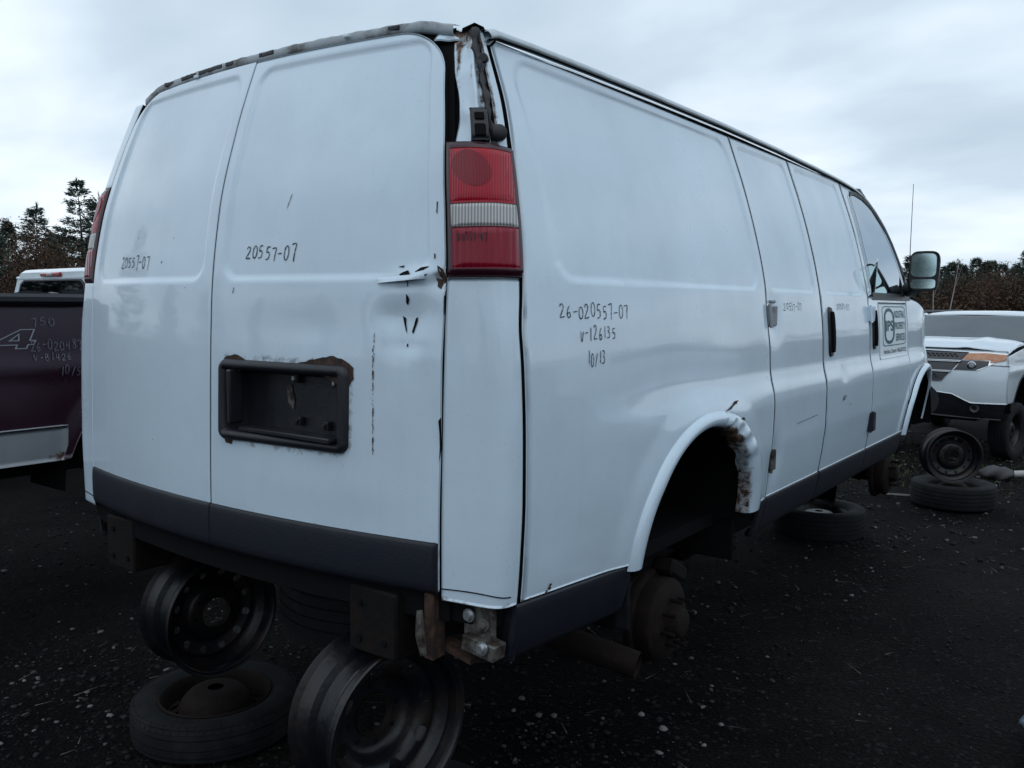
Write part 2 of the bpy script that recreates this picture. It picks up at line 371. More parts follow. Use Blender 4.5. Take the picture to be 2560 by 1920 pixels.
def handwrite(name, text, mapper, u0, u1, v0, v1, mat, parent, w=.0032, seed=0, tilt=0., slant=.12, adv=None):
    """pen writing as thin raised strokes on a surface. mapper(u,v,off)->(3,)"""
    rg = random.Random(seed); n = len(text); cw = (u1-u0)/n; V = []; F = []
    for i, ch in enumerate(text):
        jx, jy, js = rg.uniform(-.12, .12), rg.uniform(-.12, .12), rg.uniform(.8, 1.12)
        for st in GL.get(ch, []):
            # smooth the polyline (Catmull-Rom)
            p = [st[0]]+list(st)+[st[-1]]; q = []
            for a in range(1, len(p)-2):
                for t in np.linspace(0, 1, 5)[:-1 if a < len(p)-3 else None]:
                    q.append(tuple(.5*((2*p[a][c])+(-p[a-1][c]+p[a+1][c])*t+(2*p[a-1][c]-5*p[a][c]+4*p[a+1][c]-p[a+2][c])*t*t+(-p[a-1][c]+3*p[a][c]-3*p[a+1][c]+p[a+2][c])*t**3) for c in (0, 1)))
            pts = []
            for (x, y) in q:
                yy = y*js+jy; xx = (x*.86+.06)+slant*(yy-.5)+jx
                u = u0+(i+xx)*cw; v = v0+yy*(v1-v0)+tilt*(u-u0)
                pts.append((u, v))
            b = len(V)
            for k in range(len(pts)):
                d = np.array(pts[min(k+1, len(pts)-1)])-np.array(pts[max(k-1, 0)]); d = d/(np.linalg.norm(d)+1e-9); nn = np.array([-d[1], d[0]])*w*.5*rg.uniform(.6, 1.3)*(.5 if k in (0, len(pts)-1) else 1)
                for s in (1, -1):
                    q2 = np.array(pts[k])+s*nn; V.append(mapper(q2[0], q2[1], .0016))
            for k in range(len(pts)-1): F.append((b+2*k, b+2*k+1, b+2*k+3, b+2*k+2))
    return raw(name, V, F, mat, parent, True)
def patch(name, poly, mapper, mat, parent, off=.0018, jag=0., seed=1, sub=1):
    rg = random.Random(seed); P = []
    n = len(poly)
    for i in range(n):
        a, b = poly[i], poly[(i+1) % n]
        for k in range(sub):
            t = k/sub; x, y = a[0]+(b[0]-a[0])*t, a[1]+(b[1]-a[1])*t
            if jag: x += rg.uniform(-jag, jag); y += rg.uniform(-jag, jag)
            P.append((x, y))
    cx, cy = sum(p[0] for p in P)/len(P), sum(p[1] for p in P)/len(P)
    V = [mapper(x, y, off) for x, y in P]+[mapper(cx, cy, off)]; m = len(P)
    return raw(name, V, [(i, (i+1) % m, m) for i in range(m)], mat, parent, True)
def text_mesh(name, txt, mapper, u0, u1, v0, v1, mat, parent, bold=.0, off=.002):
    cu = bpy.data.curves.new('t', 'FONT'); cu.body = txt; cu.size = 1; cu.offset = bold; cu.resolution_u = 3
    o = bpy.data.objects.new('t', cu); COL.objects.link(o); bpy.context.view_layer.update()
    me = bpy.data.meshes.new_from_object(o.evaluated_get(bpy.context.evaluated_depsgraph_get())); bpy.data.objects.remove(o)
    co = np.array([v.co[:] for v in me.vertices]); lo, hi = co.min(0), co.max(0)
    for v, c in zip(me.vertices, co):
        u = u0+(c[0]-lo[0])/(hi[0]-lo[0])*(u1-u0); w = v0+(c[1]-lo[1])/(hi[1]-lo[1])*(v1-v0); v.co = mapper(u, w, off)
    me.name = name; me.materials.clear()
    return link_mesh(name, me, mat, parent, False)

# ------------------------------------------------------------------ ground
def ground_mat():
    m = bpy.data.materials.new('black_cinder_ground'); m.use_nodes = True; nt = m.node_tree; b = nt.nodes['Principled BSDF']; L = nt.links.new
    tc = N(nt, 'ShaderNodeTexCoord')
    n1 = N(nt, 'ShaderNodeTexNoise'); n1.inputs['Scale'].default_value = .35; n1.inputs['Detail'].default_value = 8; n1.inputs['Roughness'].default_value = .65; L(tc.outputs['Object'], n1.inputs['Vector'])
    n2 = N(nt, 'ShaderNodeTexNoise'); n2.inputs['Scale'].default_value = 55; n2.inputs['Detail'].default_value = 5; n2.inputs['Roughness'].default_value = .7; L(tc.outputs['Object'], n2.inputs['Vector'])
    vo = N(nt, 'ShaderNodeTexVoronoi'); vo.inputs['Scale'].default_value = 70; L(tc.outputs['Object'], vo.inputs['Vector'])
    r1 = N(nt, 'ShaderNodeValToRGB'); r1.color_ramp.elements[0].position = .42; r1.color_ramp.elements[1].position = .68
    r1.color_ramp.elements[0].color = (.0022, .0022, .0027, 1); r1.color_ramp.elements[1].color = (.0135, .0128, .0126, 1); L(n1.outputs['Fac'], r1.inputs['Fac'])
    r2 = N(nt, 'ShaderNodeValToRGB'); r2.color_ramp.elements[0].position = .35; r2.color_ramp.elements[1].position = .75
    r2.color_ramp.elements[0].color = (.35, .35, .35, 1); r2.color_ramp.elements[1].color = (2.1, 2.0, 1.9, 1); L(n2.outputs['Fac'], r2.inputs['Fac'])
    mx = N(nt, 'ShaderNodeMix', data_type='RGBA', blend_type='MULTIPLY'); mx.inputs[0].default_value = 1; L(r1.outputs[0], mx.inputs[6]); L(r2.outputs[0], mx.inputs[7])
    # scattered pale grit
    r3 = N(nt, 'ShaderNodeMapRange'); r3.inputs['From Min'].default_value = .93; r3.inputs['From Max'].default_value = .97
    sp = N(nt, 'ShaderNodeSeparateColor'); L(vo.outputs['Color'], sp.inputs[0]); L(sp.outputs[0], r3.inputs['Value'])
    mx2 = N(nt, 'ShaderNodeMix', data_type='RGBA'); L(r3.outputs[0], mx2.inputs[0]); L(mx.outputs[2], mx2.inputs[6]); mx2.inputs[7].default_value = (.020, .020, .021, 1)
    L(mx2.outputs[2], b.inputs['Base Color']); b.inputs['Roughness'].default_value = .85; b.inputs['Specular IOR Level'].default_value = .06
    ad = N(nt, 'ShaderNodeMath', operation='SUBTRACT'); L(n2.outputs['Fac'], ad.inputs[0]); L(vo.outputs['Distance'], ad.inputs[1])
    bp = N(nt, 'ShaderNodeBump'); bp.inputs['Strength'].default_value = .8; bp.inputs['Distance'].default_value = .012; L(ad.outputs[0], bp.inputs['Height']); L(bp.outputs[0], b.inputs['Normal'])
    return m
def ground_z(x, y):
    d = np.hypot(np.asarray(x)-0, np.asarray(y)-3)
    return ((vnoise(x, y, .9, 3)-.5)*.030+(vnoise(x, y, 4, 5)-.5)*.016)*(1-sst(12, 25, d))
ax = np.concatenate([-np.geomspace(600, 9, 26), np.arange(-8.5, 5.51, .07), np.geomspace(6, 600, 26)])
ay = np.concatenate([-np.geomspace(600, 5, 26), np.arange(-4.5, 12.01, .07), np.geomspace(12.6, 600, 26)])
gx, gy = np.meshgrid(ax, ay, indexing='ij')
g = sheet('ground', np.stack([gx, gy, ground_z(gx, gy)], 2), ground_mat(), None, (0, 0, 1), skirt=0)
tag(g, 'black cinder and gravel yard floor', 'ground', kind='structure')

# ------------------------------------------------------------------ white van: surfaces (metres, rear right corner near the origin, forward = +Y)
W = 1.973; XM = -W/2
PF = hermite([.70, .80, .93, 1.07, 1.16, 1.30, 1.345, 1.40, 1.44, 1.55, 1.72, 1.84, 1.95, 2.05, 2.16, 2.25, 2.30, 2.36, 2.42], [-.07, -.035, -.007, .012, .02, .02, .016, .003, -.003, -.008, -.027, -.05, -.077, -.105, -.14, -.172, -.19, -.212, -.24])
PR = hermite([.70, .80, .93, 1.07, 1.22, 1.36, 1.53, 1.72, 1.84, 1.95, 2.05, 2.16, 2.25, 2.30, 2.36, 2.42], [-.07, -.04, -.014, -.002, .004, .003, -.004, -.027, -.05, -.077, -.105, -.14, -.172, -.19, -.212, -.24])
def side_X(y, z):
    k = sst(.05, 1.0, y); x = PR(z)*(1-k)+PF(z)*k
    return x-.2*np.maximum(0, np.asarray(y, float)-4.25)**2.2
LEAN = hermite([.6, 1.1, 1.4, 1.69, 1.94, 2.17, 2.385, 2.46], [0, 0, .006, .018, .05, .112, .19, .22])
def rear_Y(x, z):
    xr = (np.asarray(x, float)-XM)/.82
    return -.095-.085*(1-xr*xr)+LEAN(z)
WD = hermite([.6, 1.75, 1.85, 2.078, 2.233, 2.385], [.8075, .8065, .797, .7585, .722, .685])        # half width of the door pair
YS = hermite([.6, 1.6, 1.71, 1.81, 1.93, 2.05, 2.22, 2.32, 2.42], [0, 0, .02, .04, .062, .083, .11, .112, .115])
SEAM = (1.650, 2.330, 3.139, 4.02)
ARC = (1.045, .515, .905, .422)          # rear arch: y, half width, z, height
ARF = (4.47, .515, .905, .415)           # front arch
def side_disp(y, z):
    d = 0*np.asarray(y+z, float)
    for (a, b, r) in ((.19, 1.590, .08), (1.712, 2.262, .045), (2.395, 3.06, .045)):
        s = rrect(y, z, a, b, 1.744, 2.318, r); d = d-.0085*(1-sst(-.010, .006, s))
    # arch pulled out a little
    s = np.hypot((y-ARC[0])/ARC[1], (z-ARC[2])/ARC[3]); d = d+.010*(1-sst(1.0, 1.22, s))*(z > .9)
    # shallow dents and hinge wells
    for (cy, cz, ry, rz, a) in ((1.70, 1.645, .07, .085, -.012), (1.70, 1.085, .06, .09, -.014), (1.40, 1.30, .16, .07, .004), (2.0, 1.2, .22, .1, -.003), (.8, 1.5, .3, .12, -.003), (2.62, 1.36, .05, .03, -.004), (.12, 1.0, .1, .06, .003), (2.75, 1.25, .2, .12, .003), (3.6, 1.15, .3, .1, -.003), (1.3, 1.62, .15, .06, -.0025)):
        d = d+a*np.exp(-((y-cy)/ry)**2-((z-cz)/rz)**2)
    return d
def side_pt(y, z, off=0.):
    return np.array([side_X(y, z)+side_disp(y, z)+off, y, z], float)
def rear_disp(x, z):
    xx = np.abs(x-XM); t = xx/WD(z)*.8
    s = rrect(t, z, .048, .752, 1.744, 2.352, .055); d = -.0085*(1-sst(-.010, .006, s))
    r = x > XM
    for (cx, cz, rx, rz, a) in ((-.27, 1.64, .075, .055, -.013), (-.335, 1.65, .035, .03, -.006), (-.23, 1.60, .03, .06, .006), (-.23, 1.75, .09, .018, .012), (-.30, 1.73, .05, .012, -.010), (-.19, 1.74, .03, .02, -.016), (-.28, 1.575, .06, .02, -.004), (-.2, 1.35, .03, .12, -.004), (-.6, 1.62, .2, .05, -.003), (-.5, 1.2, .2, .05, .002)):
        d = d+np.where(r, a*np.exp(-((x-cx)/rx)**2-((z-cz)/rz)**2), 0)
    return d
def rear_pt(x, z, off=0.):
    return np.array([x, rear_Y(x, z)-rear_disp(x, z)-off, z], float)
def corner_pt(t, z, off=0.):
    """plan curve from the door edge (t=0) round to the side seam (t=1)"""
    z = np.asarray(z, float); xd = XM+WD(z)+.006; D = np.stack([xd, rear_Y(xd, z)], -1)
    ys = YS(z)-.005; S = np.stack([side_X(ys, z), ys], -1)
    sl = .17*(xd-XM)/.82/.82   # rear slope dY/dx
    td = np.stack([np.ones_like(z), sl], -1)*(.78*(S[..., 0]-D[..., 0]))[..., None]; ts = np.stack([0*z, np.ones_like(z)], -1)*(.9*np.maximum(.02, S[..., 1]-D[..., 1]))[..., None]
    t = np.asarray(t, float)[..., None]
    B = (1-t)**3*D+3*(1-t)**2*t*(D+td)+3*(1-t)*t*t*(S-ts)+t**3*S
    dB = 3*(1-t)**2*td+6*(1-t)*t*((S-ts)-(D+td))+3*t*t*ts
    n = np.stack([dB[..., 1], -dB[..., 0]], -1); n = n/(np.linalg.norm(n, axis=-1, keepdims=True)+1e-9)
    B = B+n*np.asarray(off)[..., None] if np.ndim(off) else B+n*off
    return np.stack([B[..., 0], B[..., 1], z+0*B[..., 0]], -1)
def MIR(P):
    """mirror to the driver's side, whose shoulder sits slightly farther in"""
    d = P[..., 0]-XM; d = np.where(d > .8, .8+(d-.8)*.86, d)
    return np.stack([XM-d, P[..., 1], P[..., 2]], -1)

van = empty('white_van', (XM, 2.4, 0))
tag(van, 'white cargo van without wheels or bumper, raised on steel rims, numbers written on it', 'van')
VAN_OFF = Vector((-XM, -2.4, 0))
def vparent(o, p=None):
    """parts are modelled in world coordinates; keep them there under the van's empty"""
    o.parent = p or van
    if p is None: o.location = VAN_OFF
    return o

def lin(a, b, n): return np.linspace(a, b, n)
# ---- rear doors
def rear_door(sgn):
    t = 1-(1-lin(0, 1, 130))**1.25; t = .0058+t*(1-.0058); zz = lin(0, 1, 190)
    T, Zz = np.meshgrid(t, zz, indexing='ij')
    top = 2.383-.006*T**2-np.where(T > .80, .115*(1-np.sqrt(np.clip(1-((T-.80)/.2)**2, 0, 1))), 0)
    Z = .982+Zz*(top-.982); X = XM+sgn*T*(WD(Z)-.004)
    P = np.stack([X, rear_Y(X, Z)-rear_disp(X, Z), Z], 2)
    rust = np.zeros(X.shape)
    hole = None
    if sgn > 0:
        s = rrect(X, Z, -.93, -.45, 1.295, 1.525, .03); rust = np.maximum(rust, .42*(1-sst(.0, .035, s)))
        rust = np.maximum(rust, .55*np.exp(-((X+.19)/.03)**2-((Z-1.745)/.03)**2))
        rust = np.maximum(rust, .40*np.exp(-((X+.375)/.005)**2)*sst(1.29, 1.32, Z)*(1-sst(1.57, 1.6, Z)))
        rust = np.maximum(rust, .30*np.exp(-((X+.47)/.008)**2)*sst(1.16, 1.30, Z)*(Z < 1.31))
        rust = np.maximum(rust, .28*np.exp(-((X+.90)/.008)**2)*sst(1.22, 1.30, Z)*(Z < 1.31))
        hole = lambda Cc: rrect(Cc[..., 0], Cc[..., 2], -.905, -.475, 1.318, 1.497, .02) < 0
    rust = np.maximum(rust, .30*(1-sst(1.10, 1.115, Z)))
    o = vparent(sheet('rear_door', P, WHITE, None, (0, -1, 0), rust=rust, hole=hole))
    o['label'] = 'right rear door, dented and torn, with licence plate recess' if sgn > 0 else 'left rear door, smooth white'
    # lower cladding
    x = lin(.004, 1, 60); z = np.array([.970, .974, .985, 1.0, 1.02, 1.04, 1.06, 1.08, 1.092, 1.099, 1.101])
    offs = np.array([-.02, .002, .007, .008, .009, .009, .009, .008, .007, .005, .000])
    A, Bz = np.meshgrid(x, z, indexing='ij'); X = XM+sgn*A*(WD(Bz)-.006)
    P = np.stack([X, rear_Y(X, Bz)-offs[None, :], Bz], 2)
    sheet('lower_cladding', P, CLAD, o, (0, -1, 0), skirt=.012)
    return o
door_r = rear_door(1); door_l = rear_door(-1)
handwrite('handwriting', '20557-07', rear_pt, -.852, -.652, 1.800, 1.836, INK, door_r, w=.0030, seed=3, tilt=-.03)
handwrite('handwriting', '20557-07', rear_pt, -1.560, -1.355, 1.785, 1.820, INK, door_l, w=.0030, seed=5, tilt=.0)
# torn metal
patch('rust_hole', [(-.933, 1.504), (-.915, 1.528), (-.872, 1.537), (-.832, 1.526), (-.80, 1.515), (-.85, 1.49)], rear_pt, RUST, door_r, .002, .0015, 2, 3)
patch('rust_hole', [(-.625, 1.522), (-.58, 1.532), (-.538, 1.541), (-.502, 1.545), (-.462, 1.536), (-.437, 1.516), (-.436, 1.49), (-.452, 1.470), (-.46, 1.44), (-.50, 1.48)], rear_pt, RUST, door_r, .002, .0018, 3, 3)
patch('rust_hole', [(-.925, 1.312), (-.91, 1.285), (-.885, 1.283), (-.878, 1.302)], rear_pt, RUST, door_r, .002, .001, 4, 2)
patch('rust_hole', [(-.936, 1.46), (-.945, 1.42), (-.942, 1.38), (-.93, 1.36)], rear_pt, RUST, door_r, .002, .001, 14, 2)
for i, pl in enumerate([[(-.203, 1.772), (-.186, 1.762), (-.180, 1.742), (-.186, 1.728), (-.197, 1.748)], [(-.206, 1.742), (-.190, 1.738), (-.192, 1.716), (-.203, 1.722)],
    [(-.312, 1.752), (-.285, 1.762), (-.272, 1.744), (-.298, 1.742)], [(-.266, 1.757), (-.252, 1.768), (-.222, 1.771), (-.236, 1.762), (-.255, 1.759)],
    [(-.288, 1.704), (-.282, 1.698), (-.279, 1.690), (-.285, 1.676), (-.290, 1.682)], [(-.302, 1.650), (-.293, 1.645), (-.291, 1.630), (-.285, 1.607), (-.291, 1.615), (-.298, 1.634)], [(-.265, 1.645), (-.257, 1.648), (-.261, 1.630), (-.268, 1.607), (-.273, 1.612)],
    [(-.284, 1.582), (-.280, 1.584), (-.280, 1.576), (-.284, 1.575)], [(-.318, 1.771), (-.300, 1.774), (-.302, 1.768)], [(-.290, 1.737), (-.287, 1.737), (-.287, 1.722), (-.290, 1.722)],
    [(-.181, 1.70), (-.178, 1.70), (-.177, 1.655), (-.180, 1.655)], [(-.188, 1.40), (-.180, 1.41), (-.177, 1.335), (-.184, 1.30), (-.183, 1.34)],
    [(-.698, 1.963), (-.692, 1.972), (-.702, 1.945), (-.709, 1.925), (-.705, 1.94)], [(-.222, 1.925), (-.219, 1.925), (-.217, 1.895), (-.220, 1.9)], [(-.215, 1.80), (-.212, 1.80), (-.210, 1.79), (-.213, 1.788)], [(-.885, 1.72), (-.882, 1.722), (-.886, 1.706), (-.889, 1.706)]]):
    patch('metal_tear', pl, rear_pt, RUST if i < 2 else DARK, door_r, .0022, .0006, 20+i, 2)
patch('metal_tear', [(-.375, 1.738), (-.33, 1.742), (-.285, 1.739), (-.245, 1.742), (-.222, 1.752), (-.236, 1.742), (-.285, 1.7365), (-.33, 1.7385)], rear_pt, DARK, door_r, .0022, 0, 5)
for i in range(70):
    z = random.uniform(1.295, 1.60); x = -.378+(1.6-z)*.02+random.uniform(-.0022, .0022); h = random.uniform(.003, .014)
    patch('scrape_mark', [(x-.0009, z), (x+.0008, z+h*.3), (x+.0005, z+h), (x-.0006, z+h)], rear_pt, RUST, door_r, .002, .0004, i)
# flap of torn skin curling out
U_, V_ = np.meshgrid(lin(0, 1, 16), lin(0, 1, 6), indexing='ij'); Xf = -.372+.142*U_; Zf = 1.744+.010*U_-.014*V_
Pf = np.stack([Xf, rear_Y(Xf, Zf)-rear_disp(Xf, Zf)-.002-.016*V_*np.sin(U_*math.pi)**.7, Zf], 2); sheet('torn_flap', Pf, WHITE, door_r, (0, -1, 0), skirt=0, rust=.35*V_*U_)
# left door specks
for (x, z, h) in ((-1.28, 1.795, .012), (-1.22, 1.87, .004), (-1.45, 1.88, .005), (-1.12, 1.72, .004), (-1.30, 1.25, .005)):
    patch('chip_mark', [(x, z), (x+.003, z+h*.4), (x+.002, z+h), (x-.001, z+h*.5)], rear_pt, DARK, door_l)
# licence plate recess (black housing)
def plate_recess():
    prof = [(.000, -.004), (.003, .010), (.009, .0165), (.018, .018), (.026, .015), (.031, .004), (.034, -.02), (.040, -.040)]      # inset from outline, height
    n = 84; V = []
    x0, x1, z0, z1, rr = -.934, -.449, 1.294, 1.524, .03
    outline = []
    for (cx, cz, a0) in ((x1-rr, z1-rr, 0), (x0+rr, z1-rr, 90), (x0+rr, z0+rr, 180), (x1-rr, z0+rr, 270)):
        for k in range(9): a = R(a0+90*k/8); outline.append((cx, cz, math.cos(a), math.sin(a)))
    m = len(outline); F = []
    for (ins, h) in prof:
        for (cx, cz, c, s) in outline:
            ex = max(0., ins-(rr-.004)); r = max(rr-ins, .004); xx, zz = cx+c*r-math.copysign(ex, cx-(x0+x1)/2), cz+s*r-math.copysign(ex, cz-(z0+z1)/2)
            if xx < -.80 and h < 0: xx = xx
            V.append(np.array([xx, (rear_Y(xx, zz)-h) if h > -.03 else float(rear_Y(-.66, 1.41))+.050, zz]))
    for i in range(len(prof)-1):
        for j in range(m): F.append((i*m+j, i*m+(j+1) % m, (i+1)*m+(j+1) % m, (i+1)*m+j))
    F.append(tuple((len(prof)-1)*m+j for j in range(m)))
    o = raw('plate_recess', V, F, BLACK, door_r, True, 50); o['label'] = 'black plastic licence plate recess'
    b = MB(); y = rear_Y(-.86, 1.4); b.box((-.868, y-.004, 1.42), (.018, .045, .15), bev=.004); b.build('grip_edge', BLACK, door_r)
    b = MB(); b.box((-.665, rear_Y(-.665, 1.33)+.006, 1.331), (.37, .050, .012), bev=.003); b.build('recess_ledge', BLACK, door_r)
    for (x, z, mt) in ((-.669, 1.478, BOLT), (-.510, 1.474, BOLT), (-.660, 1.362, BLACK), (-.551, 1.358, BLACK)):
        b = MB(); y = float(rear_Y(-.66, 1.41))+.040; b.box((x, y, z), (.022, .02, .024), bev=.003); b.build('plate_clip', BLACK, door_r)
        b = MB(); b.box((x, y-.012, z), (.011, .008, .013), bev=.002); b.build('plate_nut', mt, door_r)
    patch('scuff_mark', [(-.72, 1.45), (-.70, 1.46), (-.69, 1.42), (-.695, 1.39), (-.715, 1.41)], lambda x, z, o: np.array([x, float(rear_Y(-.66, 1.41))+.047, z]), GALV, door_r, 0, .002, 5, 2)
plate_recess()

# ---- corner panels under the lamps, lamps, pillars
def corner_grid(t0, t1, z0, z1, nt_, nz, off):
    T, Z = np.meshgrid(lin(t0, t1, nt_), lin(z0, z1, nz), indexing='ij'); return corner_pt(T, Z, off), T, Z
for mirror in (False, True):
    f = MIR if mirror else (lambda P: P); outv = (-.7, -.7, 0) if mirror else (.7, -.7, 0)
    P, T, Z = corner_grid(0, .975, .962, 1.741, 40, 90, 0.)
    rust = .36*(1-sst(.965, .985, Z))+.25*np.exp(-(T/.03)**2)*(1-sst(.95, 1.02, Z))
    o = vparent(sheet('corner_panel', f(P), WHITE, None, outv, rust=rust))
    # fold line along the bottom
    pts = [f(corner_pt(np.array(t), np.array(.990+.004*math.sin(t*5)), .0012)) for t in lin(.0, .85, 24)]
    b = MB(); b.tube(pts, .0016, 5); b.build('fold_line', DARK, o)
    # tail lamp
    LS = .45 if mirror else 1.
    hz = [1.746, 1.747, 1.756, 1.762, 2.054, 2.060, 2.069, 2.070]
    T, Z = np.meshgrid(np.concatenate([[0, .015, .05], lin(.08, .94, 24), [.965, .99, 1.0]]), np.concatenate([[1.745, 1.7475, 1.756], lin(1.764, 2.052, 14), [2.060, 2.068, 2.0705]]), indexing='ij')
    edge = np.minimum(np.minimum(T/.05, (1-T)/.035), np.minimum((Z-1.745)/.011, (2.0705-Z)/.0105)); off = (.004+.012*sst(0, 1, edge))*LS
    Z2 = Z-.012*T*sst(2.03, 2.07, Z)
    lamp = vparent(sheet('tail_lamp', f(corner_pt(T, Z2, off)), HOUSING, None, outv, skirt=.05, rnd=.001))
    def lens(name, z0, z1, mat, t0=.055, t1=.925, base=.0158):
        T, Z = np.meshgrid(lin(t0, t1, 40), lin(z0, z1, 24), indexing='ij'); u = (T-t0)/(t1-t0); v = (Z-z0)/(z1-z0)
        bulge = .006*np.minimum(1, 8*np.minimum(np.minimum(u, 1-u), np.minimum(v, 1-v)))**.6
        return sheet(name, f(corner_pt(T+.012*(2.05-Z), Z-.008*u*sst(2.0, 2.06, Z), (base+bulge)*LS)), mat, lamp, outv, skirt=.006, rnd=.0008)
    lens('brake_lens', 1.917, 2.053, LENS); lens('reverse_lens', 1.862, 1.9155, LENSC); lens('turn_lens', 1.763, 1.8605, LENSLOW)
    # reflector bowl seen as a darker oval in the brake lens
    a = lin(0, 2*math.pi, 33)[:-1]; V = []; 
    for rr_ in (0, .2, .4, .6, .8, 1):
        for t in a: V.append(f(corner_pt(np.array(.35+.25*rr_*math.cos(t)), np.array(2.000+.043*rr_*math.sin(t)-.010*rr_*math.cos(t)), .0228*LS)))
    F = [(k*32+j, k*32+(j+1) % 32, (k+1)*32+(j+1) % 32, (k+1)*32+j) for k in range(5) for j in range(32)]
    raw('bulb_bowl', V, F, LENSD, lamp)
    if not mirror:
        lamp['label'] = 'right tail lamp, red with ribbed clear reversing lens'
        handwrite('handwriting', '20557-07', lambda u, v, o: corner_pt(np.array(u/.215), np.array(v), .0225+o*.4), .026, .105, 1.828, 1.845, INK, lamp, w=.0022, seed=8)
    # pillar above the lamp
    P, T, Z = corner_grid(.02, .80, 2.00, 2.365, 44, 60, 0.); T = T+.10*np.exp(-((Z-2.17)/.09)**2)*(1-(T-.02)/.78)
    nz_ = vnoise(T*3, Z*14, 1.6, 11)-.5
    P = corner_pt(T, Z, -.020+.010*nz_-.012*np.exp(-((T-.62)/.08)**2)+.006*np.exp(-((T-.45)/.12)**2))
    if mirror:
        vparent(sheet('rear_pillar', f(corner_pt(*np.meshgrid(lin(.0, .985, 30), lin(2.075, 2.36, 30), indexing='ij'), 0.)), WHITE, None, outv, rust=0*Z[:30, :30], skirt=.03)); continue
    rust = .64*sst(2.27, 2.36, Z)*vnoise(T, Z, 18, 4)**.7*1.2+.50*np.exp(-((T-.10)/.05)**2)*sst(2.12, 2.3, Z)+.46*np.exp(-((T-.72)/.10)**2)+.42*np.exp(-((T-.38)/.05)**2-((Z-2.245)/.03)**2)+.18*vnoise(T*2, Z, 25, 9)
    vparent(sheet('rear_pillar', f(P), WHITE, None, outv, rust=rust, skirt=.03))
    P, T, Z = corner_grid(.84, .985, 2.03, 2.36, 10, 40, -.004)
    vparent(sheet('pillar_flange', f(P), WHITE, None, outv, rust=.42*np.exp(-((T-.84)/.05)**2)+.25*vnoise(T*4, Z, 30, 2), skirt=.03))
    # black sealer track in the pillar channel
    pts = [f(corner_pt(np.array(.73+.02*math.sin(z*40)+.09*(2.36-z)/.3), np.array(z), -.016+.004*math.sin(z*67))) for z in lin(2.365, 2.05, 26)]
    b = MB(); b.tube(pts, [.0085+.003*math.sin(k*1.9)+.003*(k < 5) for k in range(26)], 7); vparent(b.build('sealer_track', BLACK))
    b = MB(); c = f(corner_pt(np.array(.80), np.array(2.285), -.004)); b.lathe([(-.012, .013), (.006, .013), (.009, .010), (.009, .0)], 14, Matrix.Translation(Vector(c)) @ Matrix.Rotation(R(-60 if not mirror else 240), 4, 'Z')); vparent(b.build('rubber_plug', BLACK))
    b = MB(); c = f(corner_pt(np.array(.83), np.array(2.092), .004)); b.lathe([(-.012, .020), (.006, .020), (.010, .015), (.010, .0)], 16, Matrix.Translation(Vector(c)) @ Matrix.Rotation(R(-50 if not mirror else 230), 4, 'Z')); vparent(b.build('rubber_plug', BLACK))
    # vent box above the lamp
    vent = None
    for (name, t0, t1, z0, z1, o0, mt) in (('pressure_vent', .33, .66, 2.070, 2.152, .012, BLACK), ('vent_flap', .40, .60, 2.076, 2.112, .0165, DARK), ('vent_flap', .41, .59, 2.118, 2.140, .0165, DARK)):
        T, Z = np.meshgrid(lin(t0, t1, 16), lin(z0, z1, 16), indexing='ij')
        s = rrect((T-t0)/(t1-t0), (Z-z0)/(z1-z0), 0, 1, 0, 1, .2)
        o_ = sheet(name, f(corner_pt(np.clip(T, t0, t1), Z, o0-.010*sst(-.12, .02, s))), mt, vent, outv, skirt=.03, rnd=.002)
        if vent is None: vent = vparent(o_)

# ---- right flank
def flank(name, y0, y1, z0f, z1f, ny, nz, mat, arch=None, skirt=.022, extra_rust=None, ycos=False, y0z=None, mirror=False, hole=None):
    u = lin(0, 1, ny)
    if arch is not None:
        c, a = arch[0], arch[1]
        segs = [lin(y0, c-a, max(3, int(40*(c-a-y0))+3))]
        segs.append((c-a*np.cos(lin(0, math.pi, 110)))[1:-1]); segs.append(lin(c+a, y1, max(3, int(60*(y1-c-a))+3)))
        ys = np.concatenate([s for s in segs]); ys = ys[(ys >= min(y0, c-a)-1e-6)]
        ys = np.unique(np.round(ys[(ys >= y0-1e-9) & (ys <= y1+1e-9)], 6))
    else: ys = y0+u*(y1-y0)
    v = lin(0, 1, nz); Y, V = np.meshgrid(ys, v, indexing='ij')
    zb = z0f(Y)
    if arch is not None:
        q = np.clip(1-((Y-arch[0])/arch[1])**2, 0, 1); za = arch[2]+arch[3]*np.sqrt(q); zb = np.where(q > 0, np.maximum(zb, za), zb)
    Z = zb+V*(z1f(Y)-zb)
    if y0z is not None: Y = Y+(y0z(Z))*np.clip(1-(Y-y0)/.35, 0, 1)
    X = side_X(Y, Z)+side_disp(Y, Z); P = np.stack([X, Y, Z], 2)
    rust = extra_rust(Y, Z) if extra_rust else None
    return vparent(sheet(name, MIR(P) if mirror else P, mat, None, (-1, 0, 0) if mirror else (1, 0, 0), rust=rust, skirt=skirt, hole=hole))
zbot = lambda y: np.where(y < .6, .965-.07*y, .928+0*y)
ztop = lambda y: 2.345+0*y
def side_rust(Y, Z):
    r = .42*np.exp(-((Y-.09)/.07)**2-((Z-.965)/.018)**2)*vnoise(Y, Z, 60, 3)**.5
    q = np.hypot((Y-ARC[0])/ARC[1], (Z-ARC[2])/ARC[3])
    r = np.maximum(r, .60*(1-sst(1.0, 1.10, q))*sst(1.08, 1.18, Y)*(1-sst(1.36, 1.46, Y))*vnoise(Y, Z, 22, 8))
    r = np.maximum(r, .33*(1-sst(.925, .94, Z))*(Y > .05))
    return r
G = .0062
side = flank('side_panel', .0, SEAM[0]-G, zbot, ztop, 0, 190, WHITE, ARC, y0z=lambda z: YS(z)+.008, extra_rust=side_rust)
